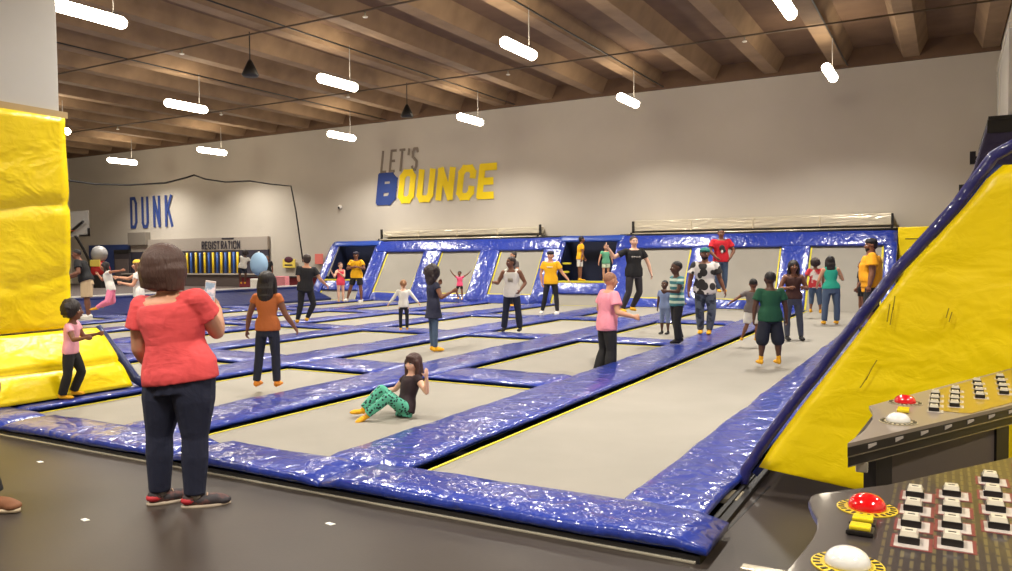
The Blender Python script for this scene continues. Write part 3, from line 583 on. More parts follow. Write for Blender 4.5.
bevel(MB().prism([V((.26, -.2, 0)), V((1.02, -.18, 0)), V((1.02, 1.25, 0)), V((.26, .45, 0))], (0, 0, .08)).build('base', M_DARKMETAL, e), .01)
tag(e, 'nearest arcade machine panel with red and white dome buttons and rows of square keys', 'arcade machine', 'arcade machines beside the yellow slope')
# second machine
O2 = V((-.3, 3.0, ZP)); e = empty('arcade_machine', (O2.x, O2.y, 0))
def P2(x, y, z=.95): return onz(x, y, z) - V((O2.x, O2.y, z))
A1, A2, A2b, A3, A4, A5, A6 = P2(847.5, 443.5), P2(864, 431), P2(873, 419), P2(872.5, 412), P2(869, 406), P2(905, 396), P2(1012, 368)
R1 = P2(1012, 405); far = A6 + (A6-A5)*.6; nr = R1 + (R1-A1)*.6
outl = [A1, A2, A2b, A3, A4, A5, A6, far, nr]
panel = MB().prism([V((p.x, p.y, -.014)) for p in outl], (0, 0, .014)).build('control_panel', M_GREYPAN, e); panel.location = (0, 0, ZP)
g = panel
gp = [P2(936, 410), P2(946, 411.5), P2(958, 413), P2(972, 413.5), R1+V((0, .05, 0)), nr+V((0, .1, 0)), far+V((0, -.06, 0)), P2(934, 391)]
MB().prism([V((p.x, p.y, .0005)) for p in gp], (0, 0, .0015)).build('gold_panel', M_GOLDPAN, g)
M_GOLD2 = M_GOLD; M_GOLD = mat('pale_print', (168, 156, 126), .4); dome(g, -.155-O2.x, 3.777-O2.y, .042, M_REDB); dome(g, -.16-O2.x, 3.34-O2.y, .042, M_WHB); M_GOLD = M_GOLD2
bevel(MB().box((.125, .53, .002), (.17, .6, .016)).build('yellow_button', M_YB, g), .004)
for (xa, ya), (xb, yb), n in (((934, 411), (935.5, 396), 4), ((954.5, 406.5), (955.5, 391.5), 4), ((980, 398), (977, 383.5), 4), ((1004, 394), (1000, 379), 4)):
    for k in range(n):
        q = P2(xa+(xb-xa)*k/(n-1), ya+(yb-ya)*k/(n-1)); key(g, q.x, q.y, .034)
def slab(z0, z1, inset, m, name):
    d = (R1-A1).normalized(); nrm = V((-d.y, d.x, 0)); 
    pts = [A1+d*inset+nrm*inset*.6, A3+d*inset, A5+d*inset, far, nr+nrm*inset*.6]
    return MB().prism([V((p.x, p.y, z0)) for p in pts], (0, 0, z1-z0)).build(name, m, e)
slab(.905, .936, .0, M_CABB, 'upper_tier'); slab(.897, .905, .012, M_STEEL, 'metal_trim'); slab(.862, .897, .03, M_CABB, 'lower_tier'); slab(.855, .862, .04, M_STEEL, 'metal_trim')
tk = MB(); d = (R1-A1).normalized(); nrm = V((d.y, -d.x, 0))
for k in range(9):
    a = A1+d*(.12+k*.17); tk.prism([a+V((0, 0, .915)), a+d*.05+V((0, 0, .922)), a+d*.05+V((0, 0, .93)), a+V((0, 0, .93))], nrm*.002)
tag(tk.build('trim_marking', M_KEYP, e), kind='stuff')
c0 = onz(876, 462, .83)-V((O2.x, O2.y, 0)); c1 = onz(1009, 430, .83)-V((O2.x, O2.y, 0)); dd = (c1-c0); dd.z = 0; L_ = dd.length; dd.normalize(); nn = V((-dd.y, dd.x, 0))
def blk(a, b_, dep0, dep1, z0, z1, m, name):
    p = [c0+dd*a+nn*dep0, c0+dd*b_+nn*dep0, c0+dd*b_+nn*dep1, c0+dd*a+nn*dep1]
    return MB().prism([V((q.x, q.y, z0)) for q in p], (0, 0, z1-z0)).build(name, m, e)
blk(0, .1, 0, .05, 0, .86, M_CABB, 'cabinet_post'); blk(L_-.1, L_, 0, .05, 0, .86, M_CABB, 'cabinet_post'); blk(.1, L_-.1, .01, .04, 0, .86, M_CABG, 'cabinet_body'); blk(-.0, L_+.02, -.3, .05, 0, .06, M_DARKMETAL, 'base')
bevel(MB().box((.02, .02, .82), (.06, .06, .86)).build('corner_bracket', M_STEEL, e), .004)
tag(e, 'farther arcade machine panel, grey and gold, standing against the yellow slope', 'arcade machine', 'arcade machines beside the yellow slope')
# ================================================================== people
YAW0 = math.atan2(ROT[1][0], ROT[0][0])        # people frames: x = picture right, y = away, z = up
SK = {'light': (224, 176, 150), 'tan': (196, 142, 112), 'mid': (160, 104, 76), 'brown': (120, 76, 54), 'dark': (84, 54, 40)}
def skin(k): return mat('skin_' + k, SK[k], .55, [((40, 40, 40), .1, .003)])
def cloth(name, c, r=.85): return mat('cloth_' + name, c, r, [((9, 9, 7), .55, .02), ((30, 30, 26), .25, .005)])
def nrm(v): return V(v).normalized()
def fr(d, a):      # frame matrix with columns a', b', d
    d = V(d).normalized(); a = V(a); a = (a - d*a.dot(d)); a = a.normalized() if a.length > 1e-4 else d.orthogonal().normalized(); b = d.cross(a); return Matrix((a, b, d)).transposed()
def ringat(c, A, B, a, b, k=18): return [c + A*(a*math.cos(t*2*math.pi/k)) + B*(b*math.sin(t*2*math.pi/k)) for t in range(k)]
def limb(mb, pts, rs, k=12, cap=True):
    pts = [V(p) for p in pts]
    for i in range(len(pts)-1):
        a, b = pts[i], pts[i+1]; d = b-a
        if d.length < 1e-5: continue
        M = fr(d, (1, .13, .07)); A = M.col[0].to_3d(); B = M.col[1].to_3d()
        mb.rings([ringat(a, A, B, rs[i], rs[i], k), ringat(b, A, B, rs[i+1], rs[i+1], k)])
        if cap or 0 < i: mb.ball(a, rs[i]*.995, nu=k, nv=8)
    if cap: mb.ball(pts[-1], rs[-1]*.995, nu=k, nv=8)
def cuff(mb, pts, rs, k=14):    # like limb but flat ended
    pts = [V(p) for p in pts]
    for i in range(len(pts)-1):
        d = pts[i+1]-pts[i]; M = fr(d, (1, .13, .07)); A = M.col[0].to_3d(); B = M.col[1].to_3d()
        mb.rings([ringat(pts[i], A, B, rs[i], rs[i], k), ringat(pts[i+1], A, B, rs[i+1], rs[i+1], k)])
        if i < len(pts)-2 or i == 0: mb.ball(pts[i], rs[i]*.99, nu=k, nv=8)
        if 0 < i: mb.ball(pts[i], rs[i]*.99, nu=k, nv=8)
def rem(o, vx, smooth=3):
    r = o.modifiers.new('r', 'REMESH'); r.mode = 'VOXEL'; r.voxel_size = vx; r.use_smooth_shade = True
    if smooth: s = o.modifiers.new('s', 'SMOOTH'); s.factor = .5; s.iterations = smooth
    return o
def person(label, foot, h, yaw=0, z0=.05, jump=0., skn='mid', top=None, bot=None, feet=('sock', 'yellow'), hair=('short', (30, 22, 20)), lean=(0, 1, 0),
           aL=None, aR=None, lL=None, lR=None, g=1., fem=False, hs=1.12, hyaw=None, vx=.014, cap=None, beard=False, pel=None, group=None, hip=1., curl=.9, hnod=0., extras=None, footdir=None, belly=0., dip=0.):
    """aL/aR: (upper dir, fore dir) as (right, up, away) in the picture frame, for the person's own left/right; lL/lR: (thigh, shin)"""
    H = h/(.845+.13*hs); B = H*g; S = skin(skn); ya = math.radians(yaw); F = V((math.sin(ya), -math.cos(ya), 0)); L = V((math.cos(ya), math.sin(ya), 0))
    D = lambda t: V((t[0], t[2], t[1])).normalized()
    T = D(lean); Lp = (L - T*L.dot(T)).normalized(); Fp = Lp.cross(T)*-1
    if Fp.dot(F) < 0 and abs(Fp.dot(F)) > .01: Fp = -Fp
    hy = math.radians(yaw if hyaw is None else hyaw); HF = V((math.sin(hy), -math.cos(hy), 0)); HL = V((math.cos(hy), math.sin(hy), 0))
    aL = aL or ((.18*L.x, -1, .18*L.y), (.05*L.x+.15*F.x, -1, .05*L.y+.15*F.y)); aR = aR or ((-.18*L.x, -1, -.18*L.y), (-.05*L.x+.15*F.x, -1, -.05*L.y+.15*F.y))
    lL = lL or ((.05*L.x, -1, .05*L.y), (0, -1, 0)); lR = lR or ((-.05*L.x, -1, -.05*L.y), (0, -1, 0))
    P0 = V((0, 0, 0)); J = {}
    for s, lg, n in ((1, lL, 'L'), (-1, lR, 'R')):
        hipp = P0 + L*(s*.052*H*hip); kn = hipp + D(lg[0])*.245*H; an = kn + D(lg[1])*.235*H; J['hip'+n], J['kn'+n], J['an'+n] = hipp, kn, an
    for s, ar, n in ((1, aL, 'L'), (-1, aR, 'R')):
        sh = P0 + T*.277*H + Lp*(s*(.098 if fem else .108)*H*min(g, 1.15)); el = sh + D(ar[0])*.168*H; wr = el + D(ar[1])*.14*H; J['sh'+n], J['el'+n], J['wr'+n] = sh, el, wr
    NB = P0 + T*.305*H; hd = (T*.75 + UP*.25).normalized(); HC = NB + hd*(.024*H+.065*H*hs) + HF*(.012*H + hnod*.05*H)
    low = min(J['anL'].z, J['anR'].z) - .038*H
    if pel is not None: low = -pel     # pelvis height given (sitting)
    for k in J: J[k] = J[k] - V((0, 0, low))
    P0 = P0 - V((0, 0, low)); NB = NB - V((0, 0, low)); HC = HC - V((0, 0, low))
    gp = V(foot) if len(foot) == 3 else onz(foot[0], foot[1], z0)
    e = empty('person', (gp.x, gp.y, gp.z + jump), YAW0)
    tx = [(-.075, .06, .05), (-.045, .082*hip, .062*hip), (0, .094*hip, .066*hip), (.06, .084, .06+belly), (.12, .08 if not fem else .072, .058+belly*1.2), (.19, .094, .064+belly*.5), (.245, .1, .062), (.285, .086, .05), (.31, .045, .036)]
    tors = [(t*H, a*B*(.93 if fem and t > .1 else 1), b*B) for t, a, b in tx]
    hw = (bot or {}).get('w', 1.)
    def torso(mb, infl, t0, t1, flare=0., over=False):
        R_ = []
        def at(t):
            t = max(tors[0][0], min(tors[-1][0], t))
            for (a, b, c), (a2, b2, c2) in zip(tors, tors[1:]):
                if a <= t <= a2: f = (t-a)/(a2-a); return b+(b2-b)*f, c+(c2-c)*f
        n = 14
        for i in range(n+1):
            t = t0+(t1-t0)*i/n; a, b = at(t)
            if t < -.03*H and infl > 0: a, b = at(-.03*H)
            if over: f_ = max(0, min(1, (.11*H-t)/(.07*H))); a = max(a, a+(.052*H*hip+.052*B*hw*(hip*.6+.4)*1.0-a)*f_); b = max(b, b+(.056*B*hw*hip-b)*f_)
            fl = flare*max(0, (.12*H-t))
            R_.append(ringat(P0+T*t+Fp*(belly*B*.5 if .02*H < t < .2*H else 0), Lp, Fp, a+infl+fl, b+infl+fl, 20))
        mb.rings(R_)
    # ---- body
    m = MB(); torso(m, 0, -.055*H, .31*H)
    limb(m, [NB-T*.03*H, HC-hd*.03*H], [.036*B, .033*B])
    for n, s in (('L', 1), ('R', -1)):
        limb(m, [P0+T*.262*H, J['sh'+n]-T*.006*H], [.048*B, .034*B]); a, b, c = J['sh'+n], J['el'+n], J['wr'+n]
        limb(m, [a, a.lerp(b, .45), b, b.lerp(c, .3), c], [.033*B, .031*B, .024*B, .025*B, .016*B])
        a, b, c = J['hip'+n], J['kn'+n], J['an'+n]
        limb(m, [a-(b-a)*.02, a.lerp(b, .35), b, b.lerp(c, .3), b.lerp(c, .75), c], [.047*B*hip, .047*B, .034*B, .036*B, .023*B, .021*B])
        # hand
        fd = (c_ := J['wr'+n]) - J['el'+n]; fd.normalize(); side = (L*s) ; pn = -(side - fd*side.dot(fd)); pn = pn.normalized() if pn.length > .05 else V((0, 0, -1)); wd = fd.cross(pn)
        M = Matrix((wd, pn, fd)).transposed(); hk = H*(1+.0*hs)
        m.ball(c_+fd*.026*hk, (.0235*hk, .011*hk, .032*hk), M)
        for q in range(4):
            r0 = c_+fd*(.05-.002*abs(q-1.4))*hk + wd*((q-1.5)*.0125*hk); ln = (.036, .042, .039, .03)[q]*hk
            cc = curl*(.9+.12*q); d1 = (fd*math.cos(cc*.55)+pn*math.sin(cc*.55)); d2 = (fd*math.cos(cc*1.35)+pn*math.sin(cc*1.35))
            limb(m, [r0-fd*.012*hk, r0, r0+d1*ln*.5, r0+d1*ln*.5+d2*ln*.5], [.0062*hk, .0062*hk, .0056*hk, .0046*hk], 8)
        tb = c_+fd*.016*hk - wd*.018*hk*(1 if F.dot(wd) < 0 else -1)*1; ts = (-1 if F.dot(wd) < 0 else 1)
        tdv = (fd*.75 + wd*ts*.6 + pn*.45).normalized(); limb(m, [c_+fd*.014*hk+wd*ts*.014*hk, c_+fd*.014*hk+wd*ts*.014*hk+tdv*.024*hk, c_+fd*.014*hk+wd*ts*.014*hk+tdv*.024*hk+(tdv+fd*.6+pn*.4).normalized()*.02*hk], [.0085*hk, .0068*hk, .0054*hk], 8)
        # foot
        fdn = D(footdir[n]) if footdir else F
        an = J['an'+n]; sd = (J['an'+n]-J['kn'+n]).normalized()
        if not footdir and sd.z > -.8: fdn = (F + sd*.3).normalized()
        fu = fdn.cross(L).normalized(); fu = fu if fu.dot(sd) < 0 else -fu; M = Matrix((fdn.cross(fu), fdn, fu)).transposed(); J['ft'+n] = (an, fdn, fu, M)
        m.ball(an-fu*.018*H+fdn*.045*H, (.026*H, .068*H, .02*H), M); m.ball(an-fu*.012*H-fdn*.01*H, (.022*H, .028*H, .026*H), M); m.ball(an-fu*.022*H+fdn*.085*H, (.027*H, .032*H, .014*H), M)
    # head
    r = .065*H*hs; M = Matrix((HL, -HF, UP)).transposed(); Hp = lambda x, y, z: HC + HL*x*r + HF*y*r + UP*z*r
    m.ball(Hp(0, -.12, .2), (.74*r, .86*r, .8*r), M, 18, 12); m.ball(Hp(0, .12, -.25), (.6*r, .64*r, .68*r), M, 16, 10); m.ball(Hp(0, .38, -.72), (.3*r, .26*r, .26*r), M); m.ball(Hp(0, .1, -.5), (.5*r, .5*r, .4*r), M)
    limb(m, [Hp(0, .68, .08), Hp(0, .9, -.22)], [.09*r, .14*r], 8); m.ball(Hp(0, .76, -.24), (.2*r, .12*r, .1*r), M); m.ball(Hp(0, .7, -.52), (.24*r, .1*r, .1*r), M)
    for s in (-1, 1): m.ball(Hp(s*.74, -.06, -.05), (.09*r, .16*r, .24*r), M); m.ball(Hp(s*.4, .56, -.2), (.22*r, .16*r, .2*r), M)
    body = m.build('body', S, e, True); rem(body, min(vx, .013) if h > 1.3 or vx < .012 else vx*.9, 2)
    if HF.y < .45:      # face seen by the camera
        for s in (-1, 1):
            ey = MB(); ey.ball(Hp(s*.28, .66, .02), (.11*r, .07*r, .07*r), M); eo = ey.build('eye', mat('eye_white', (226, 220, 212), .3), e, True)
            MB().ball(Hp(s*.28, .725, .02), (.055*r, .03*r, .055*r), M).build('iris', mat('eye_dark', (34, 22, 18), .2), eo, True)
            limb(bw_ := MB(), [Hp(s*.14, .72, .2), Hp(s*.3, .7, .25), Hp(s*.44, .58, .19)], [.03*r, .035*r, .02*r], 6); bw_.build('eyebrow', mat('brow_dark', (38, 26, 20), .9), e, True)
        limb(mo := MB(), [Hp(-.2, .73, -.5), Hp(0, .8, -.52), Hp(.2, .73, -.5)], [.025*r, .05*r, .025*r], 8); mo.build('mouth', mat('lip_' + skn, tuple(int(v*f) for v, f in zip(SK[skn], (.8, .58, .6))), .5), e, True)
    if beard:
        b_ = MB(); b_.ball(Hp(0, .16, -.55), (.58*r, .6*r, .44*r), M); b_.ball(Hp(0, .45, -.78), (.3*r, .28*r, .24*r), M); rem(b_.build('beard', mat('beard_dark', (32, 24, 22), .95), e, True), .008, 1)
    # ---- hair
    if hair and hair[0] != 'bald':
        kind, hc = hair[0], hair[1]; hm = mat('hair_%d_%d_%d' % hc, hc, .6, [((60, 60, 12), .9, .01)]); q = MB()
        if kind == 'fuzz': q.ball(Hp(0, -.17, .28), (.765*r, .87*r, .79*r), M)
        if kind in ('short', 'cap'): q.ball(Hp(0, -.22, .32), (.8*r, .88*r, .82*r), M, 16, 10); q.ball(Hp(0, -.45, -.1), (.7*r, .55*r, .6*r), M)
        if kind in ('long', 'longer'):
            q.ball(Hp(0, -.2, .3), (.87*r, .93*r, .87*r), M, 16, 10); ln = 2.3 if kind == 'long' else 3.4
            pts = [Hp(0, -.5, .2), Hp(0, -.72, -.6), Hp(0, -.72, -1.4), Hp(0, -.62, -ln)]
            for a, b, wa, wb in zip(pts, pts[1:], (.85, .9, .85), (.9, .85, .5)): q.rings([ringat(a, HL, HF, wa*r, .42*r), ringat(b, HL, HF, wb*r, .34*r)])
            for s in (-1, 1): limb(q, [Hp(s*.66, .02, .25), Hp(s*.8, 0, -.4), Hp(s*.78, -.05, -1.3), Hp(s*.7, -.15, -ln*.85)], [.3*r, .26*r, .26*r, .14*r])
        if kind == 'bangs': 
            q.ball(Hp(0, -.16, .3), (.9*r, .93*r, .88*r), M, 16, 10); q.ball(Hp(0, .46, .68), (.6*r, .32*r, .26*r), M)
            for s in (-1, 1): limb(q, [Hp(s*.7, .2, .2), Hp(s*.82, .1, -.5), Hp(s*.76, .12, -1.2), Hp(s*.62, .2, -2.0)], [.3*r, .28*r, .3*r, .14*r])
            q.rings([ringat(Hp(0, -.45, .2), HL, HF, .85*r, .5*r), ringat(Hp(0, -.6, -1), HL, HF, .95*r, .45*r), ringat(Hp(0, -.4, -2.1), HL, HF, .6*r, .3*r)])
        if kind in ('afro', 'bigcurl', 'bob'):
            R1 = {'afro': 1.2, 'bigcurl': 1.45, 'bob': 1.02}[kind]
            rnd = random.Random(int(h*1000)+int(yaw))
            if kind == 'bob': q.ball(Hp(0, -.18, .22), (1.06*r, 1.0*r, 1.02*r), M, 18, 12); q.ball(Hp(0, -.24, -.12), (1.17*r, .95*r, 1.0*r), M, 18, 12); q.ball(Hp(.35, -.2, -.6), (.72*r, .68*r, .5*r), M); q.ball(Hp(-.35, -.2, -.6), (.72*r, .68*r, .5*r), M); [limb(q, [Hp(.3*math.sin(k_), -.3, .9), Hp(1.1*math.sin(k_*1.3), -.25-.8*abs(math.cos(k_*1.3)), 0), Hp(1.12*math.sin(k_*1.3), -.2-.7*abs(math.cos(k_*1.3)), -.95-.08*math.sin(k_*5))], [.12*r, .13*r, .05*r], 8) for k_ in range(26)]
            else: q.ball(Hp(0, -.3, .25), (.95*R1*r, .85*R1*r, .92*R1*r), M, 16, 10)
            if kind == 'bigcurl': q.ball(Hp(0, -.55, -.9), (1.25*r, .7*r, 1.1*r), M)
            for _ in range(0 if kind == 'bob' else 70):
                th, ph = rnd.uniform(0, 6.28), rnd.uniform(-.9, 1.5); d = V((math.cos(ph)*math.cos(th), math.cos(ph)*math.sin(th), math.sin(ph)))
                if d.y > .25 and d.z < .6: continue
                cpt = Hp(d.x*R1*.95, -.28+d.y*R1*.82, .22+d.z*R1*.86) if kind != 'bigcurl' or rnd.random() < .5 else Hp(d.x*1.25, -.5-abs(d.y)*.5, -.9+d.z*1.1)
                q.ball(cpt, r*rnd.uniform(.12, .22)*(1.25 if kind == 'bigcurl' else 1), nu=8, nv=6)
        if kind == 'bun': q.ball(Hp(0, -.2, .3), (.8*r, .88*r, .8*r), M, 16, 10); q.ball(Hp(0, -.9, .6), .35*r)
        if kind == 'tail': q.ball(Hp(0, -.2, .3), (.82*r, .9*r, .82*r), M, 16, 10); limb(q, [Hp(0, -.9, .5), Hp(0, -1.3, .2), Hp(0, -1.3, -.8)], [.2*r, .3*r, .12*r])
        rem(q.build('hair', hm, e, True), .009 if vx < .012 else .012, 1)
    if cap:
        q = MB(); q.ball(Hp(0, -.12, .55), (.86*r, .92*r, .58*r), M, 16, 10)
        if cap[0] == 'brim': q.ball(Hp(0, .85, .6), (.55*r, .42*r, .07*r), M)
        rem(q.build('cap', cloth('cap_%d_%d_%d' % cap[1], cap[1]), e, True), .009, 1)
    # ---- top
    tp = top or {}
    if tp:
        tm = tp['m']; q = MB(); hem = tp.get('hem', -.045)*H; loose = tp.get('loose', .012)*H
        ntop = tp.get('ntop', .272 if tp.get('sleeve', .5) is None else .288)
        torso(q, loose, max(hem, -.045*H), ntop*H, tp.get('flare', 0), True)
        if hem < -.045*H:     # skirt part
            a, b = tors[1][1]+loose, tors[1][2]+loose; fl = tp.get('skirt', .1)
            q.rings([ringat(P0+V((0, 0, .02*H)), L, F, a, b, 20), ringat(P0+V((0, 0, hem)), L, F, a+fl*-hem, b+fl*-hem, 20)])
        sv = tp.get('sleeve', .5)
        for n in 'LR':
            a, b, c = J['sh'+n], J['el'+n], J['wr'+n]; w_ = tp.get('slw', 1.)
            if sv is None: limb(q, [P0+T*.25*H, a.lerp(P0+T*.27*H, .35)+T*.012*H], [.05*B, .026*B]); limb(q, [P0+T*.2*H+(a-P0-T*.285*H)*.6, P0+T*.292*H+(a-P0-T*.285*H)*.62], [.04*B, .036*B]); continue
            limb(q, [P0+T*.25*H, a], [.047*B, .036*B])
            if sv <= 1: cuff(q, [a, a.lerp(b, sv)], [.037*B, .041*B*w_])
            else: cuff(q, [a, b, b.lerp(c, min(.95, sv-1))], [.039*B, .033*B*w_, .025*B*w_])
        o = q.build(tp.get('name', 'shirt'), tm, e, True); rem(o, vx*.9, 2)
        if tp.get('ruffle'):
            tx_ = bpy.data.textures.new('folds', 'CLOUDS'); tx_.noise_scale = .12; dm = o.modifiers.new('folds', 'DISPLACE'); dm.texture = tx_; dm.strength = tp['ruffle']; dm.mid_level = .5
    if bot:
        q = MB(); ln = bot.get('len', 1.95); lw = bot.get('w', 1.); infl = bot.get('loose', .004)*H
        torso(q, infl, -.07*H, bot.get('waist', .05)*H)
        for n in 'LR':
            a, b, c = J['hip'+n], J['kn'+n], J['an'+n]; r0, r1, r2, r3 = .051*B*lw*hip, .052*B*lw*(hip*.6+.4), .041*B*lw*bot.get('kw', 1), .031*B*lw*bot.get('aw', 1)
            if ln <= 1: cuff(q, [a, a.lerp(b, ln*.5), a.lerp(b, ln)], [r0, r1, r1*1.02])
            else: f = min(ln-1, .97); cuff(q, [a, a.lerp(b, .4), b, b.lerp(c, .32*f/.95), b.lerp(c, f)], [r0, r1, r2, r2*1.02 if bot.get('aw', 1) <= 1.2 else r3*1.1, r3])
        rem(q.build(bot.get('name', 'trousers'), bot['m'], e, True), vx*.9, 2)
    # ---- feet
    for n in 'LR':
        an, fdn, fu, M = J['ft'+n]; kn = J['kn'+n]; q = MB()
        if feet[0] == 'sock':
            q.ball(an-fu*.018*H+fdn*.045*H, (.029*H, .071*H, .023*H), M); q.ball(an-fu*.012*H-fdn*.01*H, (.025*H, .031*H, .029*H), M); q.ball(an-fu*.022*H+fdn*.085*H, (.029*H, .034*H, .017*H), M)
            cuff(q, [an-fu*.01*H, an.lerp(kn, feet[2] if len(feet) > 2 else .13)], [.025*H, .0255*H])
            c = {'yellow': (226, 164, 26), 'orange': (214, 130, 40), 'white': (220, 216, 206), 'black': (30, 28, 30)}[feet[1]]
            rem(q.build('sock', cloth('sock_' + feet[1], c), e, True), vx*.8, 1)
        elif feet[0] == 'shoe':
            q.ball(an-fu*.016*H+fdn*.05*H, (.033*H, .08*H, .025*H), M); q.ball(an-fu*.008*H-fdn*.012*H, (.03*H, .036*H, .032*H), M); q.ball(an-fu*.021*H+fdn*.1*H, (.032*H, .036*H, .019*H), M)
            sh = q.build('shoe', feet[1], e, True); rem(sh, .008 if vx < .012 else .012, 1)
            q = MB(); base = an-fu*.038*H
            q.rings([[base+fu*zz+fdn*(.042*H+.092*H*math.cos(t*.3142))+fdn.cross(fu)*(.033*H*math.sin(t*.3142)) for t in range(20)] for zz in (-.004*H, .009*H)]); q.build('sole', feet[2], sh, True)
            if len(feet) > 3:
                q = MB(); w3 = fdn.cross(fu)
                for k_ in range(4): pth = an+fu*(.012-.006*k_)*H+fdn*(.03+.016*k_)*H; limb(q, [pth-w3*.016*H, pth+fu*.005*H, pth+w3*.016*H], [.003*H]*3, 6)
                q.build('laces', feet[3], sh, True)
                q = MB(); q.ball(an-fu*.012*H-fdn*.02*H, (.032*H, .032*H, .018*H), M); q.build('heel_patch', feet[4], sh, True)
                q = MB(); cuff(q, [an-fu*.01*H, an.lerp(kn, .1)], [.027*H, .029*H]); q.build('sock', feet[5], e, True)
    e['label'] = label; e['category'] = 'person'
    if group: e['group'] = group
    if dip: DIPS.append((gp.x, gp.y, dip, .5))
    if extras: extras(e, dict(J=J, H=H, B=B, P0=P0, T=T, L=L, F=F, Lp=Lp, Fp=Fp, Hp=Hp, r=r, M=M, HC=HC))
    return e
C_BLK = cloth('black', (26, 25, 28)); C_NAVY = cloth('navy', (26, 30, 48)); C_JEAN = cloth('denim', (66, 84, 110)); C_DJEAN = cloth('dark_denim', (28, 32, 54)); C_WHITE = cloth('white', (222, 218, 210)); C_STAFF = cloth('staff_yellow', (240, 178, 16))
C_KHAKI = cloth('khaki', (190, 166, 130)); C_PINK = cloth('pink', (232, 120, 140)); C_PALEPINK = cloth('pale_pink', (226, 158, 172)); C_GREY = cloth('grey', (112, 104, 102))
def logo(z=.2, w=.05, h_=.014, c=(230, 228, 220), back=False):
    def f(e, d):
        m = mat('logo_%d_%d_%d' % c, c, .7); s = -1 if back else 1; p = d['P0']+d['T']*z*d['H']+d['Fp']*s*(.078*d['B']); q = MB(); M = Matrix((d['Lp'], d['Fp'], d['T'])).transposed()
        for k in range(5): q.ball(p+d['Lp']*(k-2)*w*.42*d['H'], (w*.16*d['H'], .012*d['H'], h_*d['H']), M, 8, 6)
        q.build('shirt_logo', m, e, True)
    return f
# 1 the woman in the foreground -------------------------------------------------
def phone(e, d):
    w = d['J']['wrR']; dirn = (d['J']['wrR']-d['J']['elR']).normalized()
    c = w + V((-.03, -.035, .125)); M = Matrix.Translation(c) @ Matrix.Rotation(math.radians(9), 4, 'Y') @ Matrix.Rotation(math.radians(10), 4, 'X')
    ph = bevel(MB().box((-.036, -.004, -.072), (.036, .005, .072), M).build('phone', mat('white_phone', (226, 222, 214), .3), None), .004)
    ph.location = e.location; ph.rotation_euler = e.rotation_euler
    s_ = MB().box((-.032, -.0055, -.06), (.032, -.004, .06), M).build('screen', mat('phone_screen', (120, 150, 170), .2, emit=((170, 200, 215), .55), mottle=(30, (240, 240, 235), .45, .6)), ph)
    tag(ph, 'white smartphone held up by the woman in the coral shirt', 'phone')
coral = mat('cloth_coral', (222, 78, 80), .85, [((3.2, 3.2, 9), .5, .03), ((9, 9, 16), .3, .01)])
shoeM = mat('dark_shoe', (50, 44, 48), .7, mottle=(18, (96, 60, 56), .5, .6)); soleM = mat('beige_sole', (176, 160, 140), .7); redp = mat('red_shoe_patch', (180, 40, 48), .7)
person('woman with short brown hair in a coral shirt and dark jeans, holding up a phone', (183, 505), 1.68, yaw=165, z0=0, skn='tan', fem=False, g=1.25, hip=1.2, hs=1.26, lean=(-.13, 1, 0), vx=.009,
       top=dict(m=coral, ntop=.276, sleeve=.5, hem=-.03, loose=.014, slw=1.12, ruffle=.014), bot=dict(m=C_DJEAN, w=1.1, waist=.02, aw=.95, kw=.9, name='jeans'),
       hair=('bob', (74, 50, 42)), aR=((.24, -.74, .5), (-.26, .58, .75)), aL=((-.14, -.98, .1), (.12, -.75, .65)), lL=((-.14, -1, .02), (-.02, -1, .0)), lR=((.0, -1, 0), (-.03, -1, 0)),
       feet=('shoe', shoeM, soleM, mat('lace_beige', (180, 150, 130), .8), redp, cloth('sock_grey', (120, 112, 104))), footdir={'L': (.75, -.02, .62), 'R': (.92, -.02, .35)}, curl=1.3, extras=phone, belly=.006)
# 2 cropped leg and shoe at the picture's edge ------------------------------------
person('person in black trousers and brown shoe standing by the floor nearest the column', (-40, 506), 1.72, yaw=75, z0=0, skn='mid', top=dict(m=C_GREY), bot=dict(m=C_BLK, aw=1.5, w=1.05), vx=.014,
       feet=('shoe', mat('brown_shoe', (136, 88, 58), .7), mat('pale_sole', (210, 190, 160), .7)), hair=('short', (40, 30, 26)), lL=((-.3, -1, .1), (-.3, -1, .1)), lR=((.42, -1, .0), (.3, -1, 0)))
# 3 girl at the wedge
person('little girl in a pink shirt and dark trousers running past the yellow wedge', onz(72, 400, .1) , 1.06, yaw=100, jump=.02, skn='brown', hs=1.5, top=dict(m=C_PALEPINK, sleeve=.45, hem=-.02, loose=.012), bot=dict(m=C_BLK, w=1.1, aw=1.3),
       hair=('afro', (34, 24, 24)), lean=(.12, 1, -.05), lL=((.35, -1, .1), (-.45, -1, 0)), lR=((-.02, -1, -.1), (-.35, -1, .1)), aR=((.45, -.75, -.3), (.95, .15, -.2)), aL=((.3, -.9, .3), (.9, .2, .2)), feet=('sock', 'yellow'), vx=.012)
# 4 orange top girl
person('girl with long dark hair in an orange top and black leggings, seen from behind', (269, 389), 1.36, yaw=178, jump=.03, skn='brown', fem=True, hs=1.3, top=dict(m=cloth('orange', (176, 96, 44)), sleeve=.35, hem=-.02, loose=.012), bot=dict(m=C_NAVY, name='leggings', w=.95, aw=1.15),
       hair=('long', (30, 22, 22)), aL=((-.4, -1, 0), (-.2, -1, .1)), aR=((.4, -1, 0), (.45, -.8, .3)), lL=((-.12, -1, 0), (-.12, -1, .0)), lR=((.06, -1, 0), (.02, -1, 0)), feet=('sock', 'orange', .25), vx=.011, dip=.05)
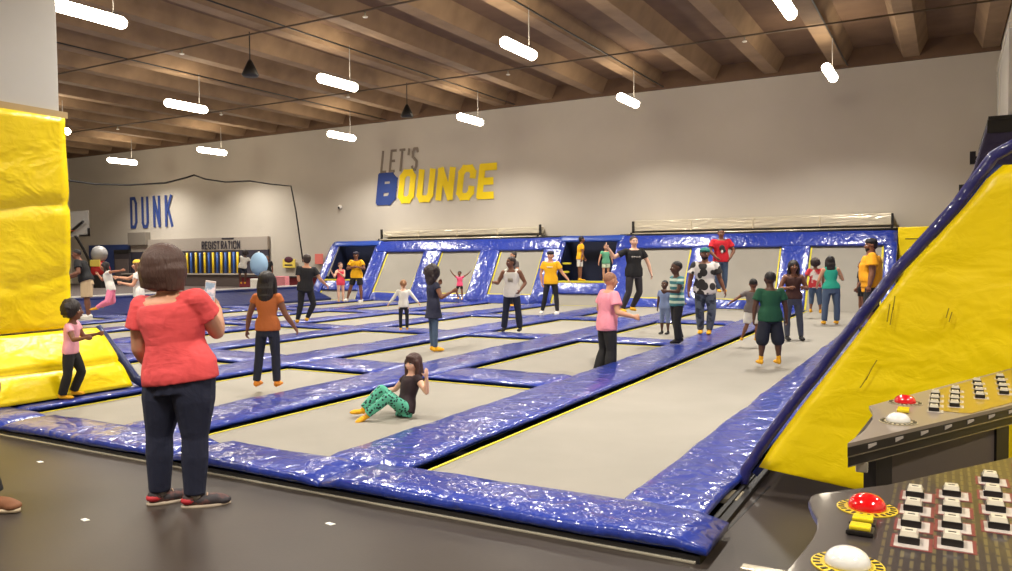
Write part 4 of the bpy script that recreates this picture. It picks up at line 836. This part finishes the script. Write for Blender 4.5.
# 5 sitting girl
patm = blotch_mat('cloth_teal_pattern', (16, 40, 46), (84, 172, 144), 34, .36)
pg = onz(405, 415, .05)
person('girl sitting down mid-bounce in patterned teal leggings and a black top', pg, 1.13, yaw=-52, pel=.058, skn='light', fem=True, hs=1.28, top=dict(m=cloth('plum_black', (44, 28, 34)), sleeve=.3, hem=-.03), bot=dict(m=patm, name='leggings', w=1.1, aw=1.15),
       hair=('bangs', (66, 40, 34)), lean=(.2, 1, .3), hyaw=-38, aL=((.45, -.55, -.5), (.05, 1, -.35)), aR=((-.5, -.55, .35), (-.8, -.1, -.1)), lR=((-.72, .66, .05), (-.6, -.62, -.25)), lL=((-.62, .55, -.55), (-.72, -.55, -.05)),
       feet=('sock', 'yellow', .18), footdir={'L': (-.75, -.35, -.5), 'R': (-.8, .05, -.45)}, curl=.5, vx=.010)
# 6..
person('blond child in a white long sleeved top and black leggings', (404, 332), 1.05, yaw=190, skn='light', hs=1.35, jump=.03, top=dict(m=C_WHITE, sleeve=1.9), bot=dict(m=C_BLK, w=.9), hair=('tail', (150, 104, 66)), aL=((-.55, -.8, 0), (-.5, -.6, 0)), aR=((.55, -.7, 0), (.6, -.7, 0)), feet=('sock', 'yellow'))
person('girl with big dark curly hair in a navy tunic and jeans on the middle bed', (434, 351), 1.38, yaw=118, skn='brown', fem=True, hs=1.2, top=dict(m=cloth('navy_tunic', (30, 32, 54)), sleeve=.35, hem=-.12, skirt=.25, name='tunic', loose=.014), bot=dict(m=C_JEAN, w=.9, name='jeans'), hair=('bigcurl', (38, 26, 26)),
       aR=((.35, -.85, -.3), (.85, .45, .1)), aL=((.3, -.8, .4), (.3, .9, .2)), lL=((.0, -1, .05), (.02, -1, 0)), lR=((-.02, -1, 0), (0, -1, 0)), feet=('sock', 'yellow'), vx=.012)
person('teenager in a white sleeveless top and dark trousers stepping over a blue pad', (512, 331), 1.47, yaw=-12, z0=.12, skn='brown', hs=1.15, top=dict(m=C_WHITE, sleeve=None, hem=-.06, loose=.012), bot=dict(m=C_NAVY, w=1.05, aw=1.3), hair=('short', (48, 32, 28)), hyaw=-60,
       aR=((-.45, -.85, 0), (-.35, .1, -.8)), aL=((.5, -.95, 0), (-.45, -.6, -.5)), lR=((-.12, -1, 0), (-.12, -1, 0)), lL=((.14, -1, 0), (.1, -1, 0)), feet=('sock', 'black'), extras=logo(.17, .035, .03, (170, 160, 140)))
person('staff member in a yellow shirt and dark cap walking between the far beds', (551, 314), 1.60, yaw=-15, z0=.12, skn='tan', hs=1.05, top=dict(m=C_STAFF, sleeve=.55, loose=.014, slw=1.15), bot=dict(m=C_BLK, w=.95), hair=('short', (34, 26, 24)), cap=('brim', (34, 34, 44)),
       aR=((-.3, -1, 0), (.1, -1, -.1)), aL=((.45, -.9, 0), (.5, -.6, -.3)), lR=((-.16, -1, 0), (-.2, -1, .1)), lL=((.14, -1, 0), (.05, -1, -.1)), feet=('shoe', C_WHITE, C_WHITE), extras=logo(.22, .045, .01))
person('small child in a pink top jumping in front of the second far sloped bed', (460, 303), .95, yaw=-10, jump=.12, skn='brown', hs=1.3, top=dict(m=cloth('hot_pink', (240, 84, 124)), sleeve=.3), bot=dict(m=C_BLK, len=.55), hair=('bun', (40, 28, 26)), aR=((-.7, .6, 0), (-.6, .9, 0)), aL=((.8, .5, 0), (.7, .6, 0)), lR=((-.3, -1, 0), (.3, -1, .2)), lL=((.1, -1, 0), (0, -1, 0)), feet=('sock', 'yellow'))
person('man in a grey shirt partly hidden behind the teenager in white', (514, 307), 1.68, yaw=-60, skn='tan', top=dict(m=C_GREY, sleeve=.5), bot=dict(m=C_NAVY), hair=('short', (40, 30, 26)), hs=1.05)
pl_ = V((CUB[1][0]+.55, 23.0, .80)); pl2 = V((CUB[1][0]+1.22, 23.05, .80))
pl_ = onY(580, 281, 22.95); pl2 = onY(606, 281, 22.95); pl_.z = pl2.z = .79
person('young staff member in a yellow shirt and white shorts standing on the cubby platform', pl_, 1.42, yaw=95, skn='brown', hs=1.1, top=dict(m=C_STAFF, sleeve=.55, loose=.014), bot=dict(m=C_WHITE, len=.8, w=1.1, name='shorts'), hair=('short', (28, 22, 22)), aR=((.1, -1, -.1), (-.2, -.9, -.3)), aL=((.25, -1, .1), (.4, -.9, .1)), lean=(.1, 1, 0), feet=('sock', 'yellow'))
person('small child in a green top and pale shorts standing on the cubby platform', pl2, 1.15, yaw=5, skn='tan', hs=1.25, top=dict(m=cloth('mint', (90, 156, 120)), sleeve=.35, hem=-.04), bot=dict(m=cloth('pale_green', (196, 206, 176)), len=.6, w=1.1, name='shorts'), hair=('fuzz', (120, 90, 70)), aR=((-.4, -1, 0), (-.2, -1, 0)), aL=((.3, -1, 0), (.2, -1, 0)), feet=('sock', 'yellow'))
person('man in a black shirt and dark trousers jumping near the middle cubby', onz(634, 328, .05), 1.63, yaw=12, jump=.34, skn='light', hs=1.02, top=dict(m=C_BLK, sleeve=.6, loose=.014, slw=1.15), bot=dict(m=cloth('charcoal', (48, 44, 48)), w=1.0), hair=('short', (52, 38, 32)), lean=(-.0, 1, 0), aR=((-.85, -.45, 0), (-.55, .85, -.2)), aL=((.45, -.85, 0), (.25, -1, -.2)), lR=((-.08, -1, -.1), (-.35, -.95, .1)), lL=((.1, -1, 0), (-.4, -.95, .35)), feet=('sock', 'yellow', .05), curl=.7, vx=.012, extras=logo(.2, .06, .014, (140, 134, 130)))
person('man with shaved head in a pink shirt and black trousers on the middle bed', onz(607, 369, .0), 1.50, yaw=110, jump=-.14, skn='tan', hs=1.15, g=1.1, lean=(.08, 1, 0), top=dict(m=mat('cloth_pinkshirt', (236, 148, 164), .85, [((9, 9, 7), .6, .03)]), sleeve=.6, hem=-.06, loose=.018, slw=1.25), bot=dict(m=C_BLK, w=1.1, aw=1.35), hair=('fuzz', (150, 104, 76)), aR=((.1, -.95, -.35), (.95, -.25, -.25)), aL=((-.2, -.95, .35), (.85, -.35, .2)), lR=((.08, -1, 0), (-.1, -1, 0)), lL=((.0, -1, .0), (-.3, -1, 0)), feet=('sock', 'yellow', .05), curl=1.4, vx=.011, dip=.2)
person('boy in a teal striped shirt and black trousers standing on the long blue pad', onz(677, 343, .12), 1.37, yaw=-72, skn='dark', hs=1.25, top=dict(m=stripes_mat('cloth_teal_stripes', (58, 118, 124), (196, 214, 196), 3.4, 'Z', .55), sleeve=.5, hem=-.06, loose=.016, slw=1.2), bot=dict(m=C_BLK, w=1.1, aw=1.3), hair=('fuzz', (24, 20, 20)), hyaw=-80, aL=((-.3, -.9, -.3), (-.95, .05, -.2)), aR=((.25, -.9, .2), (.5, -.7, 0)), lL=((-.1, -1, 0), (.05, -1, 0)), lR=((.02, -1, 0), (.3, -1, 0)), feet=('sock', 'black'), vx=.012)
person('small child in pale blue clothes half hidden behind the striped shirt boy', onz(665, 334, .05), 1.05, yaw=-40, skn='dark', hs=1.3, top=dict(m=cloth('pale_blue', (118, 134, 170)), sleeve=.5, loose=.014), bot=dict(m=cloth('pale_blue', (118, 134, 170)), w=1.05, len=1.3), hair=('fuzz', (24, 20, 20)), feet=('sock', 'black'))
floral = blotch_mat('cloth_black_white_floral', (44, 40, 40), (216, 210, 204), 7, .56)
person('man in a teal cap, black and white patterned shirt and faded jeans', onz(705, 334, .12), 1.60, yaw=-20, skn='brown', hs=1.05, g=1.08, top=dict(m=floral, sleeve=.65, hem=-.06, loose=.018, slw=1.25), bot=dict(m=mat('cloth_faded_denim', (92, 100, 112), .85, mottle=(9, (44, 50, 62), .5, .6)), w=1.1, name='jeans'), hair=('short', (30, 24, 22)), cap=('brim', (34, 110, 100)), beard=True, aR=((-.3, -1, 0), (-.15, -1, -.1)), aL=((.3, -1, 0), (.3, -.9, -.2)), lR=((-.06, -1, -.1), (.1, -1, .2)), lL=((.1, -1, 0), (-.1, -1, .1)), feet=('sock', 'yellow'), vx=.012)
def redlogo(e, d):
    q = MB(); p = d['P0']+d['T']*.17*d['H']+d['Fp']*.079*d['B']; M = Matrix((d['Lp'], d['Fp'], d['T'])).transposed()
    q.ball(p, (.045*d['H'], .012*d['H'], .05*d['H']), M); q.ball(p+d['Lp']*.03*d['H']-d['T']*.04*d['H'], (.03*d['H'], .012*d['H'], .03*d['H']), M); q.build('shirt_logo', mat('logo_dark', (40, 34, 40), .7), e, True)
    q = MB(); q.ball(p-d['T']*.05*d['H'], (.02*d['H'], .014*d['H'], .03*d['H']), M); q.build('shirt_logo', mat('logo_white', (225, 222, 215), .7), e, True)
person('man in a red shirt and jeans bouncing high against the sloped wall', onY(721, 292, 21.9), 1.74, yaw=-5, skn='brown', hs=1.05, g=1.1, top=dict(m=cloth('red', (196, 24, 40)), sleeve=.6, loose=.016, slw=1.2), bot=dict(m=C_JEAN, w=1.0, name='jeans'), hair=('fuzz', (26, 20, 20)), aR=((-.35, -.9, -.2), (.55, -.7, -.5)), aL=((.4, -.9, -.2), (-.5, -.75, -.5)), lR=((0, -1, 0), (.1, -1, .1)), lL=((.03, -1, 0), (-.0, -1, .2)), feet=('sock', 'yellow'), extras=redlogo)
person('small boy in a grey shirt and white shorts jumping beside the boy in green', onz(752, 347, .05), 1.05, yaw=165, jump=.1, skn='brown', hs=1.35, top=dict(m=C_GREY, sleeve=.6, loose=.015), bot=dict(m=C_WHITE, len=.9, w=1.25, name='shorts'), hair=('fuzz', (26, 20, 20)), aL=((-.75, -.5, 0), (-.8, -.5, 0)), aR=((.2, -1, 0), (.1, -1, 0)), lL=((-.12, -1, .0), (-.35, -1, .1)), lR=((.12, -1, 0), (0, -1, .3)), feet=('sock', 'yellow', .05), lean=(.05, 1, 0))
person('boy in a dark green shirt and navy shorts on the long runway bed', onz(770, 364, .05), 1.30, yaw=182, skn='dark', hs=1.25, g=1.1, top=dict(m=cloth('dark_green', (24, 78, 54)), sleeve=.6, loose=.016, slw=1.2, hem=-.05), bot=dict(m=cloth('navy_short', (24, 28, 44)), len=1.1, w=1.2, kw=1.35, aw=1.6, name='shorts'), hair=('fuzz', (26, 20, 20)), aL=((-.3, -1, 0), (-.05, -1, .1)), aR=((.3, -1, 0), (.1, -1, 0)), lL=((-.14, -1, 0), (-.06, -1, 0)), lR=((.14, -1, 0), (.04, -1, 0)), feet=('sock', 'yellow', .25), vx=.012, dip=.05)
person('woman with long dark hair in a brown top and grey jeans facing the court', onz(793, 340, .05), 1.42, yaw=-5, skn='brown', fem=True, hs=1.15, top=dict(m=cloth('dark_brown_top', (70, 40, 34)), sleeve=None, hem=-.0), bot=dict(m=cloth('grey_denim', (72, 76, 92)), w=1.0, name='jeans'), hair=('long', (30, 20, 20)), aR=((-.4, -.85, 0), (.45, .1, -.6)), aL=((.4, -.85, 0), (-.45, .1, -.6)), lR=((-.1, -1, 0), (.02, -1, 0)), lL=((.12, -1, 0), (.08, -1, 0)), feet=('sock', 'black'))
person('child with curly hair in a red and white shirt jumping beside the woman in teal', onz(815, 318, .05), 1.30, yaw=150, skn='brown', jump=.12, hs=1.2, top=dict(m=mat('cloth_red_white', (200, 52, 60), .85, mottle=(4, (230, 224, 216), .5, .55)), sleeve=.6), bot=dict(m=C_JEAN, len=1.5, w=1.1, name='jeans'), hair=('afro', (44, 28, 26)), aL=((-.4, -.8, 0), (-.3, -.9, -.3)), aR=((.2, -1, 0), (.0, -.8, .2)), lL=((-.0, -1, .1), (-.2, -.9, -.3)), lR=((.1, -1, 0), (.0, -1, -.2)), feet=('sock', 'yellow'))
person('woman with long black hair in a teal top and blue jeans, seen from behind', onz(831, 324, .05), 1.48, yaw=172, skn='tan', fem=True, hs=1.1, hip=1.12, top=dict(m=cloth('teal', (40, 162, 138)), sleeve=None, hem=.0, loose=.01), bot=dict(m=cloth('mid_denim', (68, 84, 112)), w=1.1, aw=1.2, name='jeans'), hair=('longer', (28, 20, 20)), aL=((-.35, -.9, .1), (.1, -.5, .7)), aR=((.45, -.8, .1), (.2, .1, .7)), lL=((-.1, -1, 0), (-.06, -1, 0)), lR=((.1, -1, 0), (.04, -1, .1)), feet=('sock', 'yellow'), lean=(-.02, 1, .05))
person('heavyset staff member in a yellow shirt and dark cap standing beside the yellow slope', onz(871, 331, .12), 1.74, yaw=-112, skn='brown', hs=1.08, g=1.34, belly=.014, hyaw=-95, top=dict(m=mat('cloth_staff_deep', (232, 160, 18), .85, [((9, 9, 7), .55, .02)]), sleeve=.6, hem=-.1, skirt=-.05, loose=.018, slw=1.25), bot=dict(m=C_BLK, w=1.1, len=1.1, aw=1.5, kw=1.3), hair=('short', (28, 22, 22)), cap=('plain', (36, 32, 36)), beard=True, aL=((-.1, -1, -.25), (-.25, -1, -.1)), aR=((.05, -1, .2), (-.3, -.9, .2)), feet=('sock', 'black'), vx=.012, extras=logo(.24, .04, .03, (226, 200, 120), True))
person('person in dark clothes mostly hidden behind the heavyset staff member', onz(862, 317, .05), 1.35, yaw=-90, skn='brown', top=dict(m=C_BLK, sleeve=.6), bot=dict(m=C_BLK, len=.6), hair=('short', (40, 28, 26)), aL=((-.4, -.8, 0), (-.4, -.7, 0)), hs=1.2, feet=('sock', 'black'))
person('man in a black shirt and khaki shorts leaning forward beside the column padding', onz(88, 318, .12), 1.8, yaw=-75, skn='brown', hs=1.02, g=1.1, lean=(-.35, 1, 0), top=dict(m=C_BLK, sleeve=.6, loose=.018, slw=1.2, hem=-.0), bot=dict(m=C_KHAKI, len=.92, w=1.3, name='shorts'), hair=('fuzz', (26, 20, 20)), aL=((.3, -.9, -.4), (-.9, -.35, -.2)), aR=((-.3, -.8, .2), (-.8, -.3, 0)), lL=((.08, -1, -.1), (.1, -1, 0)), lR=((-.15, -1, .1), (-.0, -1, .1)), feet=('shoe', C_WHITE, C_WHITE))
person('child in a white shirt and pink trousers leaping near the navy barrier', onz(112, 325, .05), 1.32, yaw=-60, jump=.38, skn='mid', fem=True, hs=1.2, lean=(-.25, 1, 0), top=dict(m=C_WHITE, sleeve=.5, loose=.014), bot=dict(m=cloth('rose', (230, 128, 160)), w=1.15), hair=('long', (34, 24, 24)), aR=((-.5, -.5, .3), (-.5, .5, .2)), aL=((.6, .1, -.3), (.8, .1, 0)), lR=((.05, -1, .2), (-1, -.35, .1)), lL=((-.15, -.9, -.3), (-.95, -.5, .1)), feet=('sock', 'yellow', .2))
person('person with brown hair raising one arm, just behind the woman in coral', onz(140, 335, .05), 1.45, yaw=-70, skn='tan', fem=True, hs=1.15, jump=.1, top=dict(m=C_WHITE, sleeve=.4), bot=dict(m=C_NAVY), hair=('long', (110, 72, 50)), aR=((-.7, -.3, 0), (-.8, .1, 0)), aL=((-.3, -.9, -.2), (-.8, .2, -.2)), cap=('plain', (226, 190, 60)))
person('child in a white shirt and dark shorts jumping on the raised platform', onY(243, 287, 21.4), 1.3, yaw=-160, jump=.12, skn='dark', hs=1.25, lean=(.25, 1, 0), top=dict(m=C_WHITE, sleeve=.5, loose=.016), bot=dict(m=C_NAVY, len=.75, w=1.15, name='shorts'), hair=('afro', (40, 28, 26)), aL=((.3, -.7, .3), (.6, -.3, .2)), aR=((.3, -.6, 0), (.7, -.2, 0)), lL=((-.15, -1, 0), (.15, -1, .1)), lR=((.1, -1, .1), (-.1, -1, 0)), feet=('sock', 'yellow', .05))
person('spectator with dark hair watching from behind the girl in orange', V((onY(268, 283, 21.5).x, 21.5, .42)) , 1.3, yaw=0, skn='brown', hs=1.15, top=dict(m=C_BLK, sleeve=.6), bot=dict(m=C_BLK), hair=('short', (30, 22, 22)))
person('teenager in black clothes bending his knees near the far cubby', onz(306, 323, .12), 1.58, yaw=-160, skn='tan', hs=1.15, z0=.12, top=dict(m=C_BLK, sleeve=.6, loose=.016, slw=1.2, hem=-.05), bot=dict(m=C_BLK, w=1.0), hair=('short', (52, 38, 32)), aL=((.0, -1, -.1), (.5, -.6, .3)), aR=((.45, -.8, 0), (.3, -.4, .4)), lL=((-.1, -1, .1), (-.25, -1, .1)), lR=((.22, -.95, .1), (-.5, -1, .1)), lean=(.08, 1, 0), feet=('sock', 'yellow', .12))
person('girl in a pink swim top and bare legs in front of the far cubby', onz(341, 303, .05), 1.38, yaw=40, skn='light', fem=True, hs=1.15, top=dict(m=cloth('neon_pink', (236, 70, 96)), sleeve=None, hem=-.03, loose=.008), bot=dict(m=cloth('neon_pink', (236, 70, 96)), len=.3, w=1.1, name='shorts'), hair=('short', (96, 54, 40)), aR=((-.2, -.7, -.4), (-.3, .6, -.3)), aL=((.1, -.7, -.4), (-.4, .4, -.3)), feet=('sock', 'yellow'))
person('staff member in a yellow shirt and black shorts with folded arms by the far cubby', onz(357, 302, .12), 1.68, yaw=-15, z0=.12, skn='brown', hs=1.05, top=dict(m=C_STAFF, sleeve=.55, loose=.016, slw=1.2), bot=dict(m=C_BLK, len=.75, w=1.15, name='shorts'), hair=('short', (36, 26, 24)), cap=('brim', (50, 44, 60)), aR=((-.35, -.75, -.3), (.85, .25, -.4)), aL=((.35, -.75, -.3), (-.85, .25, -.4)), lR=((-.3, -1, 0), (-.35, -1, .1)), lL=((.12, -1, 0), (.05, -1, 0)), feet=('shoe', C_WHITE, C_WHITE))
make_beds()
sc = bpy.context.scene
w = bpy.data.worlds.new('world'); sc.world = w; w.use_nodes = True; w.node_tree.nodes['Background'].inputs[0].default_value = (.5, .45, .4, 1); w.node_tree.nodes['Background'].inputs[1].default_value = .05
sc.view_settings.view_transform = 'Standard'; sc.view_settings.look = 'None'; sc.view_settings.gamma = 1; sc.view_settings.use_curve_mapping = False
sc.view_settings.exposure = -0.6
sc.cycles.max_bounces = 6; sc.cycles.diffuse_bounces = 4; sc.cycles.glossy_bounces = 3; sc.cycles.transparent_max_bounces = 8
sc.cycles.sample_clamp_indirect = 4; sc.cycles.use_denoising = True; sc.cycles.use_adaptive_sampling = False
